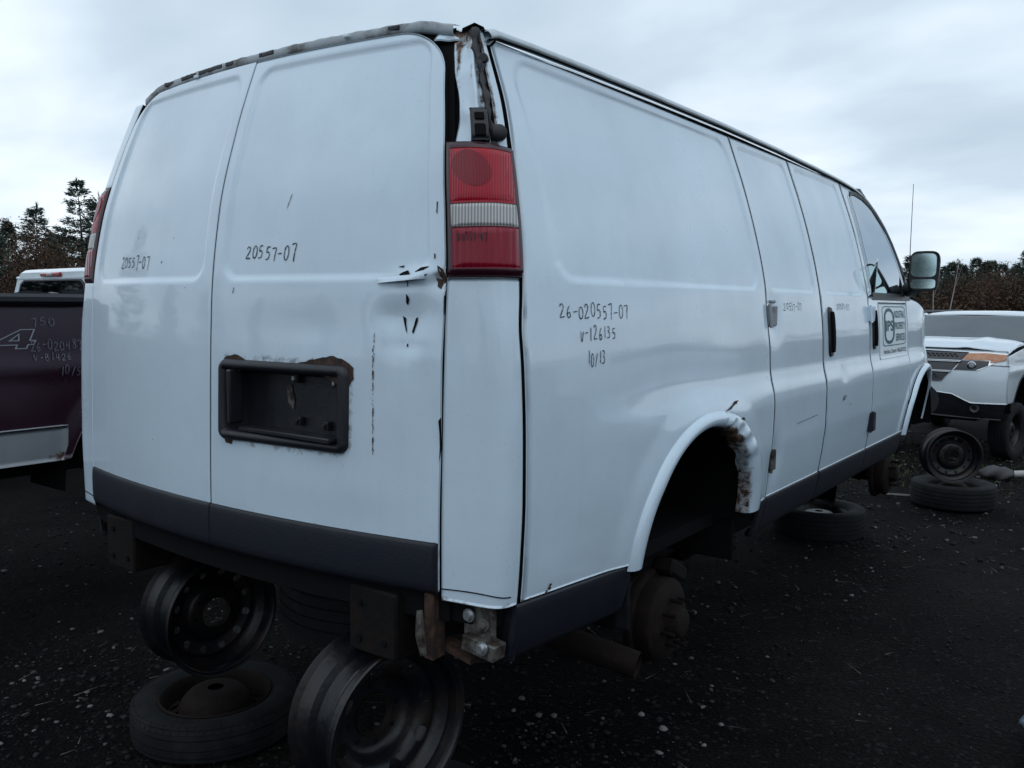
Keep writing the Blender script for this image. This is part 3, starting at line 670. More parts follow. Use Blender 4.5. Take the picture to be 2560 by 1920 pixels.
side['label'] = 'white rear quarter panel with wheel arch and three written lines'
handwrite('handwriting', '26-020557-07', side_pt, .172, .530, 1.648, 1.682, INK, side, w=.0030, seed=21, tilt=-.004)
handwrite('handwriting', 'V-126135', side_pt, .256, .445, 1.588, 1.622, INK, side, w=.0030, seed=22)
handwrite('handwriting', '10/13', side_pt, .286, .385, 1.522, 1.556, INK, side, w=.0030, seed=23)
for i, pl in enumerate([[(1.135, 1.322), (1.19, 1.336), (1.24, 1.350), (1.275, 1.352), (1.25, 1.342), (1.19, 1.328)], [(1.20, 1.305), (1.212, 1.302), (1.208, 1.283), (1.196, 1.288)], [(1.27, 1.285), (1.30, 1.290), (1.315, 1.276), (1.29, 1.280)], [(1.335, 1.235), (1.352, 1.228), (1.348, 1.205), (1.338, 1.212)]]):
    patch('rust_crack', pl, side_pt, RUST, side, .002, .002, 40+i, 3)
for i in range(9):
    y, z = random.uniform(.03, .13), random.uniform(.955, .985); s = random.uniform(.003, .007)
    patch('rust_hole', [(y-s, z), (y, z-s*1.2), (y+s, z), (y, z+s)], side_pt, RUST, side, .002, .0015, 60+i, 2)

def door_rust(Y, Z):
    return np.maximum(.33*(1-sst(.930, .942, Z)), .38*np.exp(-((Y-1.69)/.06)**2-((Z-1.075)/.06)**2))
d1 = flank('cargo_door', SEAM[0]+G, SEAM[1]-.012, lambda y: .930+0*y, ztop, 110, 170, WHITE, extra_rust=door_rust)
d2 = flank('cargo_door', SEAM[1]+.012, SEAM[2]-G, lambda y: .930+0*y, ztop, 110, 170, WHITE, extra_rust=door_rust)
d1['label'] = 'rear leaf of the side cargo doors'; d2['label'] = 'front leaf of the side cargo doors with black handle'
handwrite('handwriting', '20557-07', side_pt, 1.828, 2.055, 1.668, 1.698, INK, d1, w=.0028, seed=31)
handwrite('handwriting', '20557-07', side_pt, 2.565, 2.775, 1.670, 1.698, CLAD, d2, w=.0030, seed=32)
for pl in ([(2.58, 1.255), (2.63, 1.262), (2.63, 1.256), (2.58, 1.248)], [(2.575, 1.243), (2.62, 1.250), (2.62, 1.244), (2.58, 1.238)], [(2.70, 1.212), (2.715, 1.216), (2.71, 1.205)]):
    patch('rust_scar', pl, side_pt, RUST, d2, .002, .001, 3, 2)
b = MB(); b.tube([side_pt(y, 1.197+.008*(y-1.95)/.2, .001) for y in lin(1.93, 2.2, 8)], .0012, 4); b.build('scratch', CLAD, d1)
# black door seal visible in the wide gap
Z, Y = np.meshgrid(lin(.80, 2.34, 70), lin(SEAM[1]-.009, SEAM[1]+.009, 4), indexing='ij')
vparent(sheet('seal_and_gap_shade', np.stack([side_X(Y, Z)-.003, Y, Z], 2), DARK, None, (1, 0, 0), skirt=.01))
for ys_ in (SEAM[0], SEAM[2]):  # near-flush black strips: the shade of the narrow seams put in as colour
    Z, Y = np.meshgrid(lin(.80, 2.34, 90), lin(ys_-.0042, ys_+.0042, 3), indexing='ij')
    vparent(sheet('seal_and_gap_shade', np.stack([side_X(Y, Z)+side_disp(Y, Z)-.0004, Y, Z], 2), DARK, None, (1, 0, 0), skirt=.004, rnd=.0004))

# front door: lower panel, pillar and window frame
fd = flank('front_door', SEAM[2]+G, SEAM[3]-G, lambda y: .930+0*y, lambda y: 1.735+0*y, 90, 90, WHITE, extra_rust=lambda Y, Z: .3*(1-sst(.93, .942, Z)))
fd['label'] = 'front passenger door with company sign and mirror'
WIN = [(3.255, 1.752), (3.262, 2.0), (3.285, 2.22), (3.305, 2.290), (3.35, 2.315), (3.45, 2.318), (3.58, 2.306), (3.70, 2.275), (3.80, 2.225), (3.89, 2.155), (3.97, 2.06), (4.03, 1.96), (4.075, 1.86), (4.095, 1.80), (4.095, 1.752)]
OUTW = [(3.1425, 1.737), (3.1425, 2.0), (3.1425, 2.22), (3.1425, 2.31), (3.1425, 2.345), (3.40, 2.345), (3.59, 2.333), (3.715, 2.296), (3.82, 2.240), (3.912, 2.166), (3.992, 2.067), (4.052, 1.965), (4.097, 1.862), (4.115, 1.80), (4.115, 1.737)]
def ring(name, A, Bp, mat, parent, off0, off1, n=6, mirror=False, skirt=.02, closed=False):
    P = np.zeros((len(A), n, 3))
    for i in range(len(A)):
        for k in range(n):
            t = k/(n-1); y = A[i][0]+(Bp[i][0]-A[i][0])*t; z = A[i][1]+(Bp[i][1]-A[i][1])*t
            P[i, k] = (side_X(y, z)+off0+(off1-off0)*t, y, z)
    if mirror: P = MIR(P)
    return sheet(name, P, mat, parent, (-1, 0, 0) if mirror else (1, 0, 0), skirt=skirt)
def dense(A, m=6):
    o = []
    for i in range(len(A)-1):
        for k in range(m): o.append((A[i][0]+(A[i+1][0]-A[i][0])*k/m, A[i][1]+(A[i+1][1]-A[i][1])*k/m))
    return o+[A[-1]]
ring('window_frame', dense(WIN), dense(OUTW), WHITE, fd, -.006, 0, 6)
cx_, cz_ = 3.62, 1.98
inset = lambda A, s: [(cx_+(y-cx_)*s, cz_+(z-cz_)*s) for y, z in A]
WINC = WIN+[(3.8, 1.752), (3.5, 1.752), WIN[0]]
ring('window_seal', dense(inset(WINC, .955)), dense(inset(WINC, 1.012)), BLACK, fd, -.004, .003, 4, skirt=0)
def window_pane(parent, mirror=False):
    A = dense(inset(WINC, .965), 3); V = [np.array([side_X(y, z)-.008, y, z]) for y, z in A]+[np.array([side_X(3.6, 1.98)-.008, 3.6, 1.98])]
    if mirror: V = [MIR(v) for v in V]
    m_ = len(A); return raw('window_glass', V, [(i, (i+1) % m_, m_) for i in range(m_)], GLASS, parent)
window_pane(fd)
# black mirror sail and belt trim
patch('belt_trim', [(3.235, 1.722), (4.11, 1.722), (4.11, 1.760), (3.9, 1.762), (3.6, 1.758), (3.235, 1.756)], side_pt, BLACK, fd, .005, 0, 1, 4)
patch('mirror_sail', [(3.95, 1.755), (4.105, 1.755), (4.10, 1.83), (4.075, 1.885), (4.02, 1.82)], side_pt, BLACK, fd, .008, 0, 1, 4)
# mirror
nu, nv = 28, 14; V = []; F = []
for i in range(nv):
    t = i/(nv-1); d = .11*t                      # depth forward from the glass plane
    sc = math.sqrt(max(0., 1-(t**3.0)*.93))
    for j in range(nu):
        a = 2*math.pi*j/nu; c, s = math.cos(a), math.sin(a); ex = .45
        xx = .082*sc*math.copysign(abs(c)**ex, c); zz = .118*sc*math.copysign(abs(s)**ex, s)
        V.append((.082+xx+.004*zz/.1, 3.93+d+.10*xx, 1.897+zz))
for i in range(nv-1):
    for j in range(nu): F.append((i*nu+j, i*nu+(j+1) % nu, (i+1)*nu+(j+1) % nu, (i+1)*nu+j))
F.append(tuple((nv-1)*nu+j for j in range(nu)))
mir = vparent(raw('door_mirror', V, F, BLACK, None, True, 60))
b = MB(); b.tube([(-.02, 4.02, 1.79), (.03, 3.99, 1.80), (.08, 3.97, 1.82)], [.045, .04, .035], 10); b.build('mirror_arm', BLACK, mir)
def mglass(z0, z1, w0, name):
    V = []; n = 24
    for j in range(n):
        a = 2*math.pi*j/n; c, s = math.cos(a), math.sin(a); xx = w0*math.copysign(abs(c)**.4, c); zz = (z0+z1)/2+(z1-z0)/2*math.copysign(abs(s)**.4, s)
        V.append((.082+xx, 3.926+.10*xx, zz))
    raw(name, V, [tuple(range(n))], MIRROR, mir, False)
F2 = []; V2 = []
for j in range(28):
    a = 2*math.pi*j/28; c, s = math.cos(a), math.sin(a); V2.append((.082+.079*math.copysign(abs(c)**.45, c), 3.931+.0079*math.copysign(abs(c)**.45, c), 1.897+.115*math.copysign(abs(s)**.45, s)))
raw('mirror_face', V2, [tuple(range(28))], BLACK, mir, False)
mglass(1.862, 2.000, .068, 'mirror_glass'); mglass(1.795, 1.850, .066, 'mirror_glass')
# handles
def handle(y, z0, z1, parent, rx=.032):
    n = 32
    for (name, k, o0, o1, mt) in (('handle_pocket', 1.0, .002, .010, BLACK), ('handle_grip', .52, .010, .022, DARK)):
        V = []; F = []
        for (kk, oo) in ((k, -.01), (k, o0), (k*.93, o1), (k*.5, o1)):
            for j in range(n):
                a = 2*math.pi*j/n; c, s = math.cos(a), math.sin(a); hz = (z1-z0)/2
                yy = y+rx*kk*math.copysign(abs(c)**.7, c); zz = (z0+z1)/2+(hz-(1-kk)*rx*1.3)*math.copysign(abs(s)**.55, s)
                V.append(side_pt(yy, zz, oo))
        for i in range(3):
            for j in range(n): F.append((i*n+j, i*n+(j+1) % n, (i+1)*n+(j+1) % n, (i+1)*n+j))
        F.append(tuple(3*n+j for j in range(n))); raw(name, V, F, mt, parent, True, 50)
handle(2.438, 1.452, 1.682, d2); handle(3.215, 1.458, 1.685, fd, .028)
# hinges
def hinge(y0, y1, z0, z1, mat, parent, th=.012, name='door_hinge'):
    o_ = .0
    b = MB(); c = side_pt((y0+y1)/2, (z0+z1)/2, th*.3)
    b.box(c, (th, y1-y0, z1-z0), bev=.004); b.tube([side_pt(y0+.004, z0-.006, th*.55), side_pt(y0+.004, z1+.006, th*.55)], .007, 8)
    o = b.build(name, mat, parent); return o
hinge(1.652, 1.735, 1.604, 1.684, HINGE, d1, .022); hinge(1.652, 1.71, 1.035, 1.118, GALV, d1, .016)
hinge(3.118, 3.175, 1.607, 1.686, WHITE, fd, .03); hinge(3.105, 3.165, 1.03, 1.13, CLAD, fd, .03)
b = MB(); b.box(side_pt(1.715, 1.70, .004), (.012, .05, .012), bev=.003); b.build('hinge_strap', HINGE, d1)
# door sign
def sign_pt(u, v, off=0.): return side_pt(u, v, .0028+off)
Y, Z = np.meshgrid(lin(3.335, 3.998, 40), lin(1.398, 1.709, 24), indexing='ij'); sgn = sheet('door_sign', np.stack([side_X(Y, Z)+side_disp(Y, Z)+.0026, Y, Z], 2), SIGNW, fd, (1, 0, 0), skirt=.002, rnd=.001)
sgn['label'] = 'white magnetic company sign with green lettering'
def outline(name, A, w, mat, parent):
    n = len(A); V = []; F = []
    for i in range(n):
        p0, p1, p2 = np.array(A[i-1]), np.array(A[i]), np.array(A[(i+1) % n]); d = p2-p0; d = d/np.linalg.norm(d); nn = np.array([-d[1], d[0]])*w/2*np.array([2.0, 1])
        V.append(sign_pt(*(p1+nn), .001)); V.append(sign_pt(*(p1-nn), .001))
    for i in range(n): j = (i+1) % n; F.append((2*i, 2*i+1, 2*j+1, 2*j))
    return raw(name, V, F, mat, parent)
def rr_pts(y0, y1, z0, z1, ry, rz, k=6):
    o = []
    for (cy, cz, a0) in ((y1-ry, z1-rz, 0), (y0+ry, z1-rz, 90), (y0+ry, z0+rz, 180), (y1-ry, z0+rz, 270)):
        for i in range(k+1): a = R(a0+90*i/k); o.append((cy+ry*math.cos(a), cz+rz*math.sin(a)))
    return dense(o+[o[0]], 2)[:-1]
outline('sign_border', rr_pts(3.405, 3.95, 1.468, 1.686, .06, .022), .005, SIGNT, fd)
outline('sign_emblem', rr_pts(3.452, 3.655, 1.486, 1.668, .085, .045, 3), .018, SIGNT, fd)
text_mesh('sign_lettering', 'IPS', sign_pt, 3.47, 3.64, 1.549, 1.609, SIGNT, fd, .02)
for t_, a, b_, z0, z1 in (('INDUSTRIAL', 3.678, 3.928, 1.622, 1.664), ('PROPERTY', 3.678, 3.928, 1.556, 1.598), ('SERVICES', 3.70, 3.920, 1.490, 1.532), ('Hamilton, Ontario  905-627-0122', 3.42, 3.955, 1.420, 1.448)):
    text_mesh('sign_lettering', t_, sign_pt, a, b_, z0, z1, SIGNT if z0 > 1.45 else INK, fd, .012)

# lower side cladding, one strip per panel
def clad(y0, y1, zt0, zt1, zb0, zb1, parent=None, mirror=False, n=30):
    off = [0, .004, .006, .007, .007, .006, .003, -.02]; tt = [0, .01, .05, .2, .6, .9, .98, 1.0]
    Y, T = np.meshgrid(lin(y0, y1, n), tt, indexing='ij'); k = (Y-y0)/(y1-y0)
    zt = zt0+(zt1-zt0)*k; zb = zb0+(zb1-zb0)*k; Z = zt+(zb-zt)*T
    P = np.stack([side_X(Y, Z)+np.array(off)[None, :], Y, Z], 2)
    o = sheet('lower_cladding', MIR(P) if mirror else P, CLAD, parent, (-1, 0, 0) if mirror else (1, 0, 0), skirt=.015)
    return o if parent else vparent(o)
clad(-.012, .555, .962, .923, .815, .772); clad(1.60, SEAM[0]-.004, .928, .929, .775, .785)
clad(SEAM[0]+.004, SEAM[1]-.010, .931, .931, .787, .790, d1); clad(SEAM[1]+.010, SEAM[2]-.004, .931, .931, .790, .792, d2); clad(SEAM[2]+.004, 3.958, .931, .931, .792, .795, fd)
# mud flap piece behind the rear wheel
b = MB(); b.box((-.10, .575, .80), (.16, .012, .17), bev=.004); vparent(b.build('splash_flap', BLACK))
b = MB(); b.box((-.075, .0, .88), (.10, .012, .14), bev=.004); vparent(b.build('splash_flap', BLACK))

# wheel arch lips and wells
def arch_lip(A, parent_name, inner, mirror=False, rusty=True):
    th = np.concatenate([lin(math.pi, 0, 90)]); cs = [(0, .0), (.06, .008), (.2, .017), (.45, .022), (.7, .020), (.9, .013), (1.0, .002), (1.02, -.02), (1.02, -.04)]
    if not rusty: cs = cs[:-2]
    P = np.zeros((len(th), len(cs), 3)); rust = np.zeros(P.shape[:2])
    for i, t in enumerate(th):
        for k, (r, o_) in enumerate(cs):
            a = A[1]+(inner[1]-A[1])*min(r, 1.02); hh = A[3]+(inner[3]-A[3])*min(r, 1.02); cy = A[0]+(inner[0]-A[0])*min(r, 1)
            y = cy+a*math.cos(t); z = A[2]+.004+hh*math.sin(t)
            o2 = o_
            if rusty and 1.12 < y < 1.40: o2 += .006*math.sin(y*90+r*7)*(r > .2)-.008*math.exp(-((y-1.25)/.06)**2)*(r > .3)
            P[i, k] = (side_X(y, z)+(.010 if not mirror else .010)+o2-.002, y, z)
            if rusty:
                rust[i, k] = .47*math.exp(-((y-1.21)/.12)**2)*(.45+.6*r)*(y > 1.08)+.26*(r > .85)*(y > 1.0)+.30*(r > .9)*math.exp(-((y-1.42)/.05)**2)*(z < 1.15)
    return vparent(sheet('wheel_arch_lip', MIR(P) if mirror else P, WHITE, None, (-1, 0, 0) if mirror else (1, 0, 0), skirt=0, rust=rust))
INR = (1.020, .415, .905, .372); INF = (4.455, .44, .905, .368)
arch_lip(ARC, '', INR); arch_lip(ARF, '', INF, rusty=False)
def well(A, mirror=False):
    th = lin(math.pi*1.02, -.02*math.pi, 40); xs = [-.015, -.06, -.12, -.3, -.5]
    P = np.array([[(x, A[0]+A[1]*1.035*math.cos(t), A[2]+A[3]*1.035*math.sin(t)-(.0 if x > -.1 else .02)) for x in xs] for t in th])
    vparent(sheet('wheel_well', MIR(P) if mirror else P, DARK, None, (0, 0, -1), skirt=0))
    b = MB(); b.box((-.505 if not mirror else -W+.505, A[0], 1.05), (.012, 1.0, .55)); vparent(b.build('wheel_well_wall', DARK, None, False))
for A in (INR, INF): well(A); well(A, True)

# fender, hood, front, windscreen, roof
ftop = lambda y: 1.735-.10*sst(4.1, 5.0, y)-.14*np.maximum(0, y-4.6)**1.5
for mi in (False, True):
    f = flank('front_fender', SEAM[3]+G, 5.08, lambda y: .93+0*y, ftop, 0, 70, WHITE, ARF, extra_rust=lambda Y, Z: 0*Y, mirror=mi)
def span(name, rows, mat, nx=40, crown=.04, out=(0, 0, 1), skirt=0., rust=False):
    """rows: (y, z, half width); a sheet across the van"""
    P = np.zeros((len(rows), nx, 3))
    for i, (y, z, hw, cr, bow) in enumerate(rows):
        t = lin(-1, 1, nx); P[i, :, 0] = XM+hw*t; P[i, :, 1] = y+bow*t*t; P[i, :, 2] = z+cr*(1-np.abs(t)**2.4)
    return vparent(sheet(name, P, mat, None, out, skirt=skirt, rust=np.zeros(P.shape[:2]) if rust else None))
span('hood', [(4.16, 1.745, .955, .075, .10), (4.4, 1.715, .95, .08, .05), (4.7, 1.665, .93, .075, 0), (4.95, 1.60, .90, .06, -.06), (5.10, 1.52, .86, .04, -.12), (5.16, 1.42, .84, .02, -.16)], WHITE, rust=True)
span('front_grille', [(5.165, 1.41, .84, .01, -.17), (5.20, 1.2, .83, 0, -.17), (5.20, 1.0, .82, 0, -.17)], GRILLE, out=(0, 1, 0))
rt = 2.372
span('windscreen', [(3.58, 2.360, .775, .05, .02), (3.75, 2.235, .82, .05, .03), (4.0, 2.0, .89, .055, .06), (4.18, 1.80, .93, .06, .09)], GLASSD, out=(0, 1, 1))
rows = []
for y, dz in ((None, 0), (.25, .0), (.5, .008), (1.0, .014), (1.6, .017), (2.2, .013), (2.8, .004), (3.2, -.008), (3.45, -.022), (3.60, -.04)):
    rows.append((y if y is not None else .205, rt+dz, .785, .055, .0 if y is not None else .035))
P = np.zeros((len(rows), 60, 3)); t = lin(-1, 1, 60)
for i, (y, z, hw, cr, bow) in enumerate(rows):
    P[i, :, 0] = XM+hw*t; P[i, :, 1] = y+(bow+(0.0 if i else -.085*(1-t*t)+.06)); P[i, :, 2] = z-.004+cr*(1-np.abs(t)**2.6)-(.030*np.abs(t)**16)
    if i == 0: P[i, :, 0] = XM+.705*t; P[i, :, 1] = rear_Y(P[i, :, 0], 2.40)+.004; P[i, :, 2] = 2.392+.018*(1-t*t)-.022*np.abs(t)**8
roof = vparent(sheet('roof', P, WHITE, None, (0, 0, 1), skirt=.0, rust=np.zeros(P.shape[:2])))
# roof flange strip above the rear doors: bare gasket channel
t = lin(-1, 1, 110); prof = [(2.376, .010), (2.379, -.001), (2.390, -.003), (2.402, -.002), (2.4075, .003), (2.409, .03)]
P = np.zeros((len(t), len(prof), 3))
for i, tt in enumerate(t):
    x = XM+tt*.70; drop = .006*tt*tt+.020*max(0, abs(tt)-.86)/.14
    wob = .0008*math.sin(tt*37)+.0007*math.sin(tt*91)
    for k, (z, o_) in enumerate(prof): P[i, k] = (x, rear_Y(x, 2.385)+o_+.006, z-drop+.004+(wob if k in (3, 4) else 0))
strip = vparent(sheet('roof_flange', P, STRIPM, None, (0, -1, 0), skirt=0))
for x, z in ((-1.30, 2.389), (-.62, 2.399)):
    b = MB(); b.box((x, rear_Y(x, 2.385)-.004, z), (.020, .008, .009), bev=.002); b.build('flange_clip', SIGNW, strip)
for i in range(16):
    x = random.choice([random.uniform(-1.62, -1.05), random.uniform(-1.62, -1.1), random.uniform(-1.5, -.35)]); w_ = random.uniform(.012, .06)
    b = MB(); b.box((x, rear_Y(x, 2.385)+.004, 2.402-.006*((x-XM)/.7)**2), (w_, .006, .012), Matrix.Rotation(random.uniform(-.06, .06), 3, 'Y'), bev=.002); b.build('old_sealant', BLACK if x < -.9 else CLAD, strip)
# crumpled corner cap between flange and drip rail
for mi in (False, True):
    A, B_ = np.meshgrid(lin(0, 1, 26), lin(0, 1, 18), indexing='ij')
    x = XM+.655+A*(.790-.655); zc = 2.350+.036*np.sin(B_*math.pi*.5)-.014*A; y = rear_Y(x, 2.37)*(1-A)+(YS(2.34)-.002)*A
    n1 = vnoise(A*2, B_*2, 3.1, 21)-.5
    P = np.stack([x+.004*n1, y+.05*B_-.010*np.sin(A*math.pi)+.012*n1, zc+.008*n1-.006*A*A], 2)
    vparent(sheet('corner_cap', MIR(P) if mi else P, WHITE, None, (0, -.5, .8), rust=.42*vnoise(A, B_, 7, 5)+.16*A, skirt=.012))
    # drip rail
    path = [(-.196, .10, 2.352), (-.200, .14, 2.364), (-.204, .3, 2.371), (-.205, .6, 2.377), (-.205, 1.0, 2.381), (-.205, 1.6, 2.383), (-.205, 2.2, 2.379), (-.205, 2.8, 2.368), (-.206, 3.2, 2.357), (-.206, 3.45, 2.343), (-.202, 3.58, 2.325), (-.193, 3.70, 2.290), (-.182, 3.78, 2.255)]
    path = [np.array(p) for p in path]; pp = []
    for i in range(len(path)-1):
        for k in range(6): pp.append(path[i]+(path[i+1]-path[i])*k/6)
    pp.append(path[-1]); pr_ = [(-.040, .010), (-.020, .0125), (-.008, .011), (.004, .004), (.0125, -.006), (.0135, -.011), (.010, -.0145), (.0, -.015), (-.010, -.016)]
    P = np.array([[(p[0]+a, p[1], p[2]+c) for (a, c) in pr_] for p in pp])
    vparent(sheet('drip_rail', MIR(P) if mi else P, GASKET, None, (1, 0, .3) if not mi else (-1, 0, .3), skirt=0))
    pts = [(p[0]+.006, p[1], p[2]-.0165) for p in pp]; 
    if mi: pts = [(-W-p[0], p[1], p[2]) for p in pts]
    b = MB(); b.tube(pts, .0032, 5); vparent(b.build('rail_groove', DARK))
    # A pillar
    b = MB(); q = [(-.235, 3.60, 2.33), (-.205, 3.78, 2.235), (-.155, 3.95, 2.09), (-.105, 4.10, 1.89), (-.075, 4.17, 1.75)]
    if mi: q = [(-W-p[0], p[1], p[2]) for p in q]
    b.tube(q, [.022, .024, .026, .028, .03], 10); vparent(b.build('windscreen_pillar', WHITE))
# left flank (plain, driver's side)
sl = flank('side_panel', .0, SEAM[2]-G, zbot, ztop, 0, 60, WHITE, ARC, y0z=lambda z: YS(z)+.004, extra_rust=lambda Y, Z: 0*Y, mirror=True)
fl = flank('front_door', SEAM[2]+G, SEAM[3]-G, lambda y: .93+0*y, lambda y: 1.735+0*y, 30, 30, WHITE, extra_rust=lambda Y, Z: 0*Y, mirror=True)
ring('window_frame', dense(WIN), dense(OUTW), WHITE, fl, -.006, 0, 6, True); window_pane(fl, True)
arch_lip(ARC, '', INR, True, False); arch_lip(ARF, '', INF, True, False)
clad(-.012, .555, .962, .923, .815, .772, None, True); clad(1.60, 3.958, .928, .931, .775, .795, None, True)
# dark inner shell behind the gaps
Y, Z = np.meshgrid(lin(.10, 3.2, 30), lin(.84, 2.33, 40), indexing='ij')
for mi in (False, True):
    P = np.stack([side_X(Y, Z)-.0185, Y, Z], 2); q = (Z < ARC[2]+ARC[3]+.02) & (np.abs(Y-ARC[0]) < ARC[1])
    hole = lambda Cc: (Cc[..., 2] < 1.36) & (np.abs(Cc[..., 1]-ARC[0]) < .56)
    vparent(sheet('inner_body', MIR(P) if mi else P, DARK, None, (1, 0, 0), skirt=0, hole=hole))
    Zc, Tc = np.meshgrid(lin(.9, 2.35, 40), lin(-.4, 1.25, 16), indexing='ij')
    P = corner_pt(np.clip(Tc, 0, 1), Zc, -.034); P[..., 0] += np.where(Tc < 0, Tc*.15, 0); P[..., 1] += np.where(Tc > 1, (Tc-1)*.5, 0)
    vparent(sheet('inner_body', MIR(P) if mi else P, DARK, None, (.7, -.7, 0), skirt=0))
X, Z = np.meshgrid(lin(XM-.80, XM+.80, 60), lin(.9, 2.38, 60), indexing='ij')
X = XM+(X-XM)/.80*(WD(Z)+.01)
vparent(sheet('inner_body', np.stack([X, rear_Y(X, Z)+.024, Z], 2), DARK, None, (0, -1, 0), skirt=0, hole=lambda Cc: rrect(Cc[..., 0], Cc[..., 2], -.96, -.43, 1.27, 1.55, .01) < 0))
# cab interior: bulkhead, seats, dash
b = MB(); b.box((XM, 3.08, 1.45), (1.55, .02, 1.3)); vparent(b.build('cab_bulkhead', CLAD, None, False))
for x in (-.48, -1.5):
    b = MB(); b.box((x, 3.55, 1.22), (.5, .5, .16), bev=.05); s_ = vparent(b.build('cab_seat', SEAT))
    b = MB(); b.box((x, 3.30, 1.55), (.48, .14, .62), Matrix.Rotation(.15, 3, 'X'), bev=.05); b.build('seat_back', SEAT, s_)
    b = MB(); b.box((x, 3.24, 1.94), (.26, .10, .18), bev=.04); b.build('headrest', SEAT, s_)
b = MB(); b.box((XM, 4.05, 1.58), (1.75, .35, .25), bev=.05); vparent(b.build('dashboard', BLACK))
# antenna
b = MB(); b.tube([(-.115, 4.50, 1.70), (-.118, 4.505, 2.1), (-.12, 4.515, 2.485)], [.0035, .0025, .0018], 6); b.lathe([(0, .014), (.02, .008), (.03, 0)], 10, Matrix.Translation((-.115, 4.50, 1.685)) @ Matrix.Rotation(R(-90), 4, 'Y')); vparent(b.build('antenna', BLACK))
# front bumper end
b = MB(); pts = [(-.10, 4.985, 1.03), (-.14, 5.10, 1.03), (-.30, 5.21, 1.03), (XM, 5.30, 1.03), (-W+.30, 5.21, 1.03), (-W+.10, 4.985, 1.03)]
b.tube(pts, [.12, .13, .13, .13, .13, .12], 12); vparent(b.build('front_bumper', BLACK))

# ---- underbody
b = MB(); b.box((XM, 2.45, .865), (1.70, 4.9, .05)); vparent(b.build('floor_pan', DARK, None, False))
for s_ in (-1, 1):
    x = XM+s_*.60; b = MB()
    b.box((x, 2.35, .845), (.09, 4.8, .12), bev=.008); b.box((x, -.055, .865), (.17, .14, .175), bev=.006)
    o = vparent(b.build('frame_rail', FRAME))
    for (dx, dz) in ((-.04, .045), (.045, -.045), (-.045, -.05)):
        b2 = MB(); b2.lathe([(0, .009), (.004, .009), (.004, 0)], 10, Matrix.Translation((x+dx, -.126, .865+dz)) @ Matrix.Rotation(R(-90), 4, 'Z')); b2.build('rail_hole', DARK, o)
b = MB(); b.box((XM, -.02, .925), (1.62, .10, .055), bev=.006); vparent(b.build('rear_sill', FRAME))
b = MB(); b.box((-.215, -.075, .885), (.032, .05, .17), bev=.004); b.box((-.17, -.03, .815), (.11, .05, .014), Matrix.Rotation(.18, 3, 'Y')); vparent(b.build('bumper_bracket', RUST))
b = MB(); b.box((-.095, -.045, .915), (.095, .012, .09), bev=.003); b.box((-.08, -.05, .855), (.10, .05, .04), Matrix.Rotation(.12, 3, 'Y'), bev=.003); bk = vparent(b.build('bolted_bracket', GALV))
for (x, z) in ((-.118, .925), (-.073, .912), (-.062, .862)):
    b = MB(); Mx = Matrix.Translation((x, -.058 if z > .88 else -.078, z)) @ Matrix.Rotation(R(-90), 4, 'Z'); b.lathe([(0, .017), (.004, .017), (.004, .010), (.013, .010), (.013, 0)], 12, Mx); b.build('bracket_bolt', BOLT if x != -.073 else GALV, bk)
b = MB(); b.tube([(-.225, -.12, .93), (-.222, -.122, .87), (-.215, -.118, .82)], [.008, .012, .009], 6); vparent(b.build('hanging_strap', GALV))
for mi_ in (-1, 1):
    xx_ = -.28 if mi_ > 0 else -W+.28
    for yy_ in (1.47, .57):
        b = MB(); b.box((xx_, yy_, .86), (.44, .02, .30), bev=.006); vparent(b.build('well_end_wall', DARK))
b = MB(); b.box((-.60, 2.45, .70), (.46, 1.35, .30), bev=.06); vparent(b.build('fuel_tank', DARK))
b = MB(); b.tube([(XM, 1.2, .62), (XM, 3.2, .74)], .045, 10); b.box((XM, 3.7, .74), (.34, 1.0, .26), bev=.06); vparent(b.build('drive_shaft', FRAME))
# rear axle with brake drum
b = MB(); b.tube([(-.30, 1.06, .60), (XM, 1.06, .60), (-W+.30, 1.06, .60)], [.045, .05, .045], 12); b.lathe([(-.16, .02), (-.12, .12), (0, .16), (.12, .12), (.16, .02)], 20, Matrix.Translation((XM, 1.06, .60))); vparent(b.build('rear_axle', FRAME))
def drum(c, sx):
    Mx = Matrix.Translation(c) @ (Matrix.Scale(sx, 4, (1, 0, 0)))
    b = MB(); b.lathe([(-.10, .02), (-.10, .168), (-.085, .170), (-.075, .165), (-.072, .15), (-.06, .15), (-.058, .150)], 40, Mx); d = vparent(b.build('brake_drum', RIM_RUST))
    b = MB(); b.lathe([(-.06, .148), (-.02, .148), (-.012, .142), (-.006, .128), (.0, .120), (.004, .088), (.004, .062), (.018, .058), (.045, .050), (.05, .044), (.05, .0)], 40, Mx); b.build('hub_face', RIM_RUST, d)
    for k in range(8):
        a = 2*math.pi*k/8+.2; b = MB(); p = Vector((c[0], c[1]+.082*math.cos(a), c[2]+.082*math.sin(a))); b.tube([p, p+Vector((sx*.052, 0, 0))], .0075, 8); b.build('wheel_stud', FRAME, d)
    b = MB(); b.box((c[0]-sx*.055, c[1]+.09, c[2]+.155), (.09, .13, .06), Matrix.Rotation(-.5, 3, 'X'), bev=.012); b.build('brake_caliper', FRAME, d)
drum((-.12, 1.07, .575), 1); drum((-W+.12, 1.07, .575), -1); drum((-.16, 4.45, .58), 1); drum((-W+.16, 4.45, .58), -1)
for s_ in (-1, 1):
    x = XM+s_*.60; b = MB(); b.tube([(x+.0, .25, .76), (x, .6, .68), (x, 1.06, .655), (x, 1.6, .69), (x, 1.9, .78)], [.025, .035, .045, .035, .025], 8); vparent(b.build('leaf_spring', FRAME))
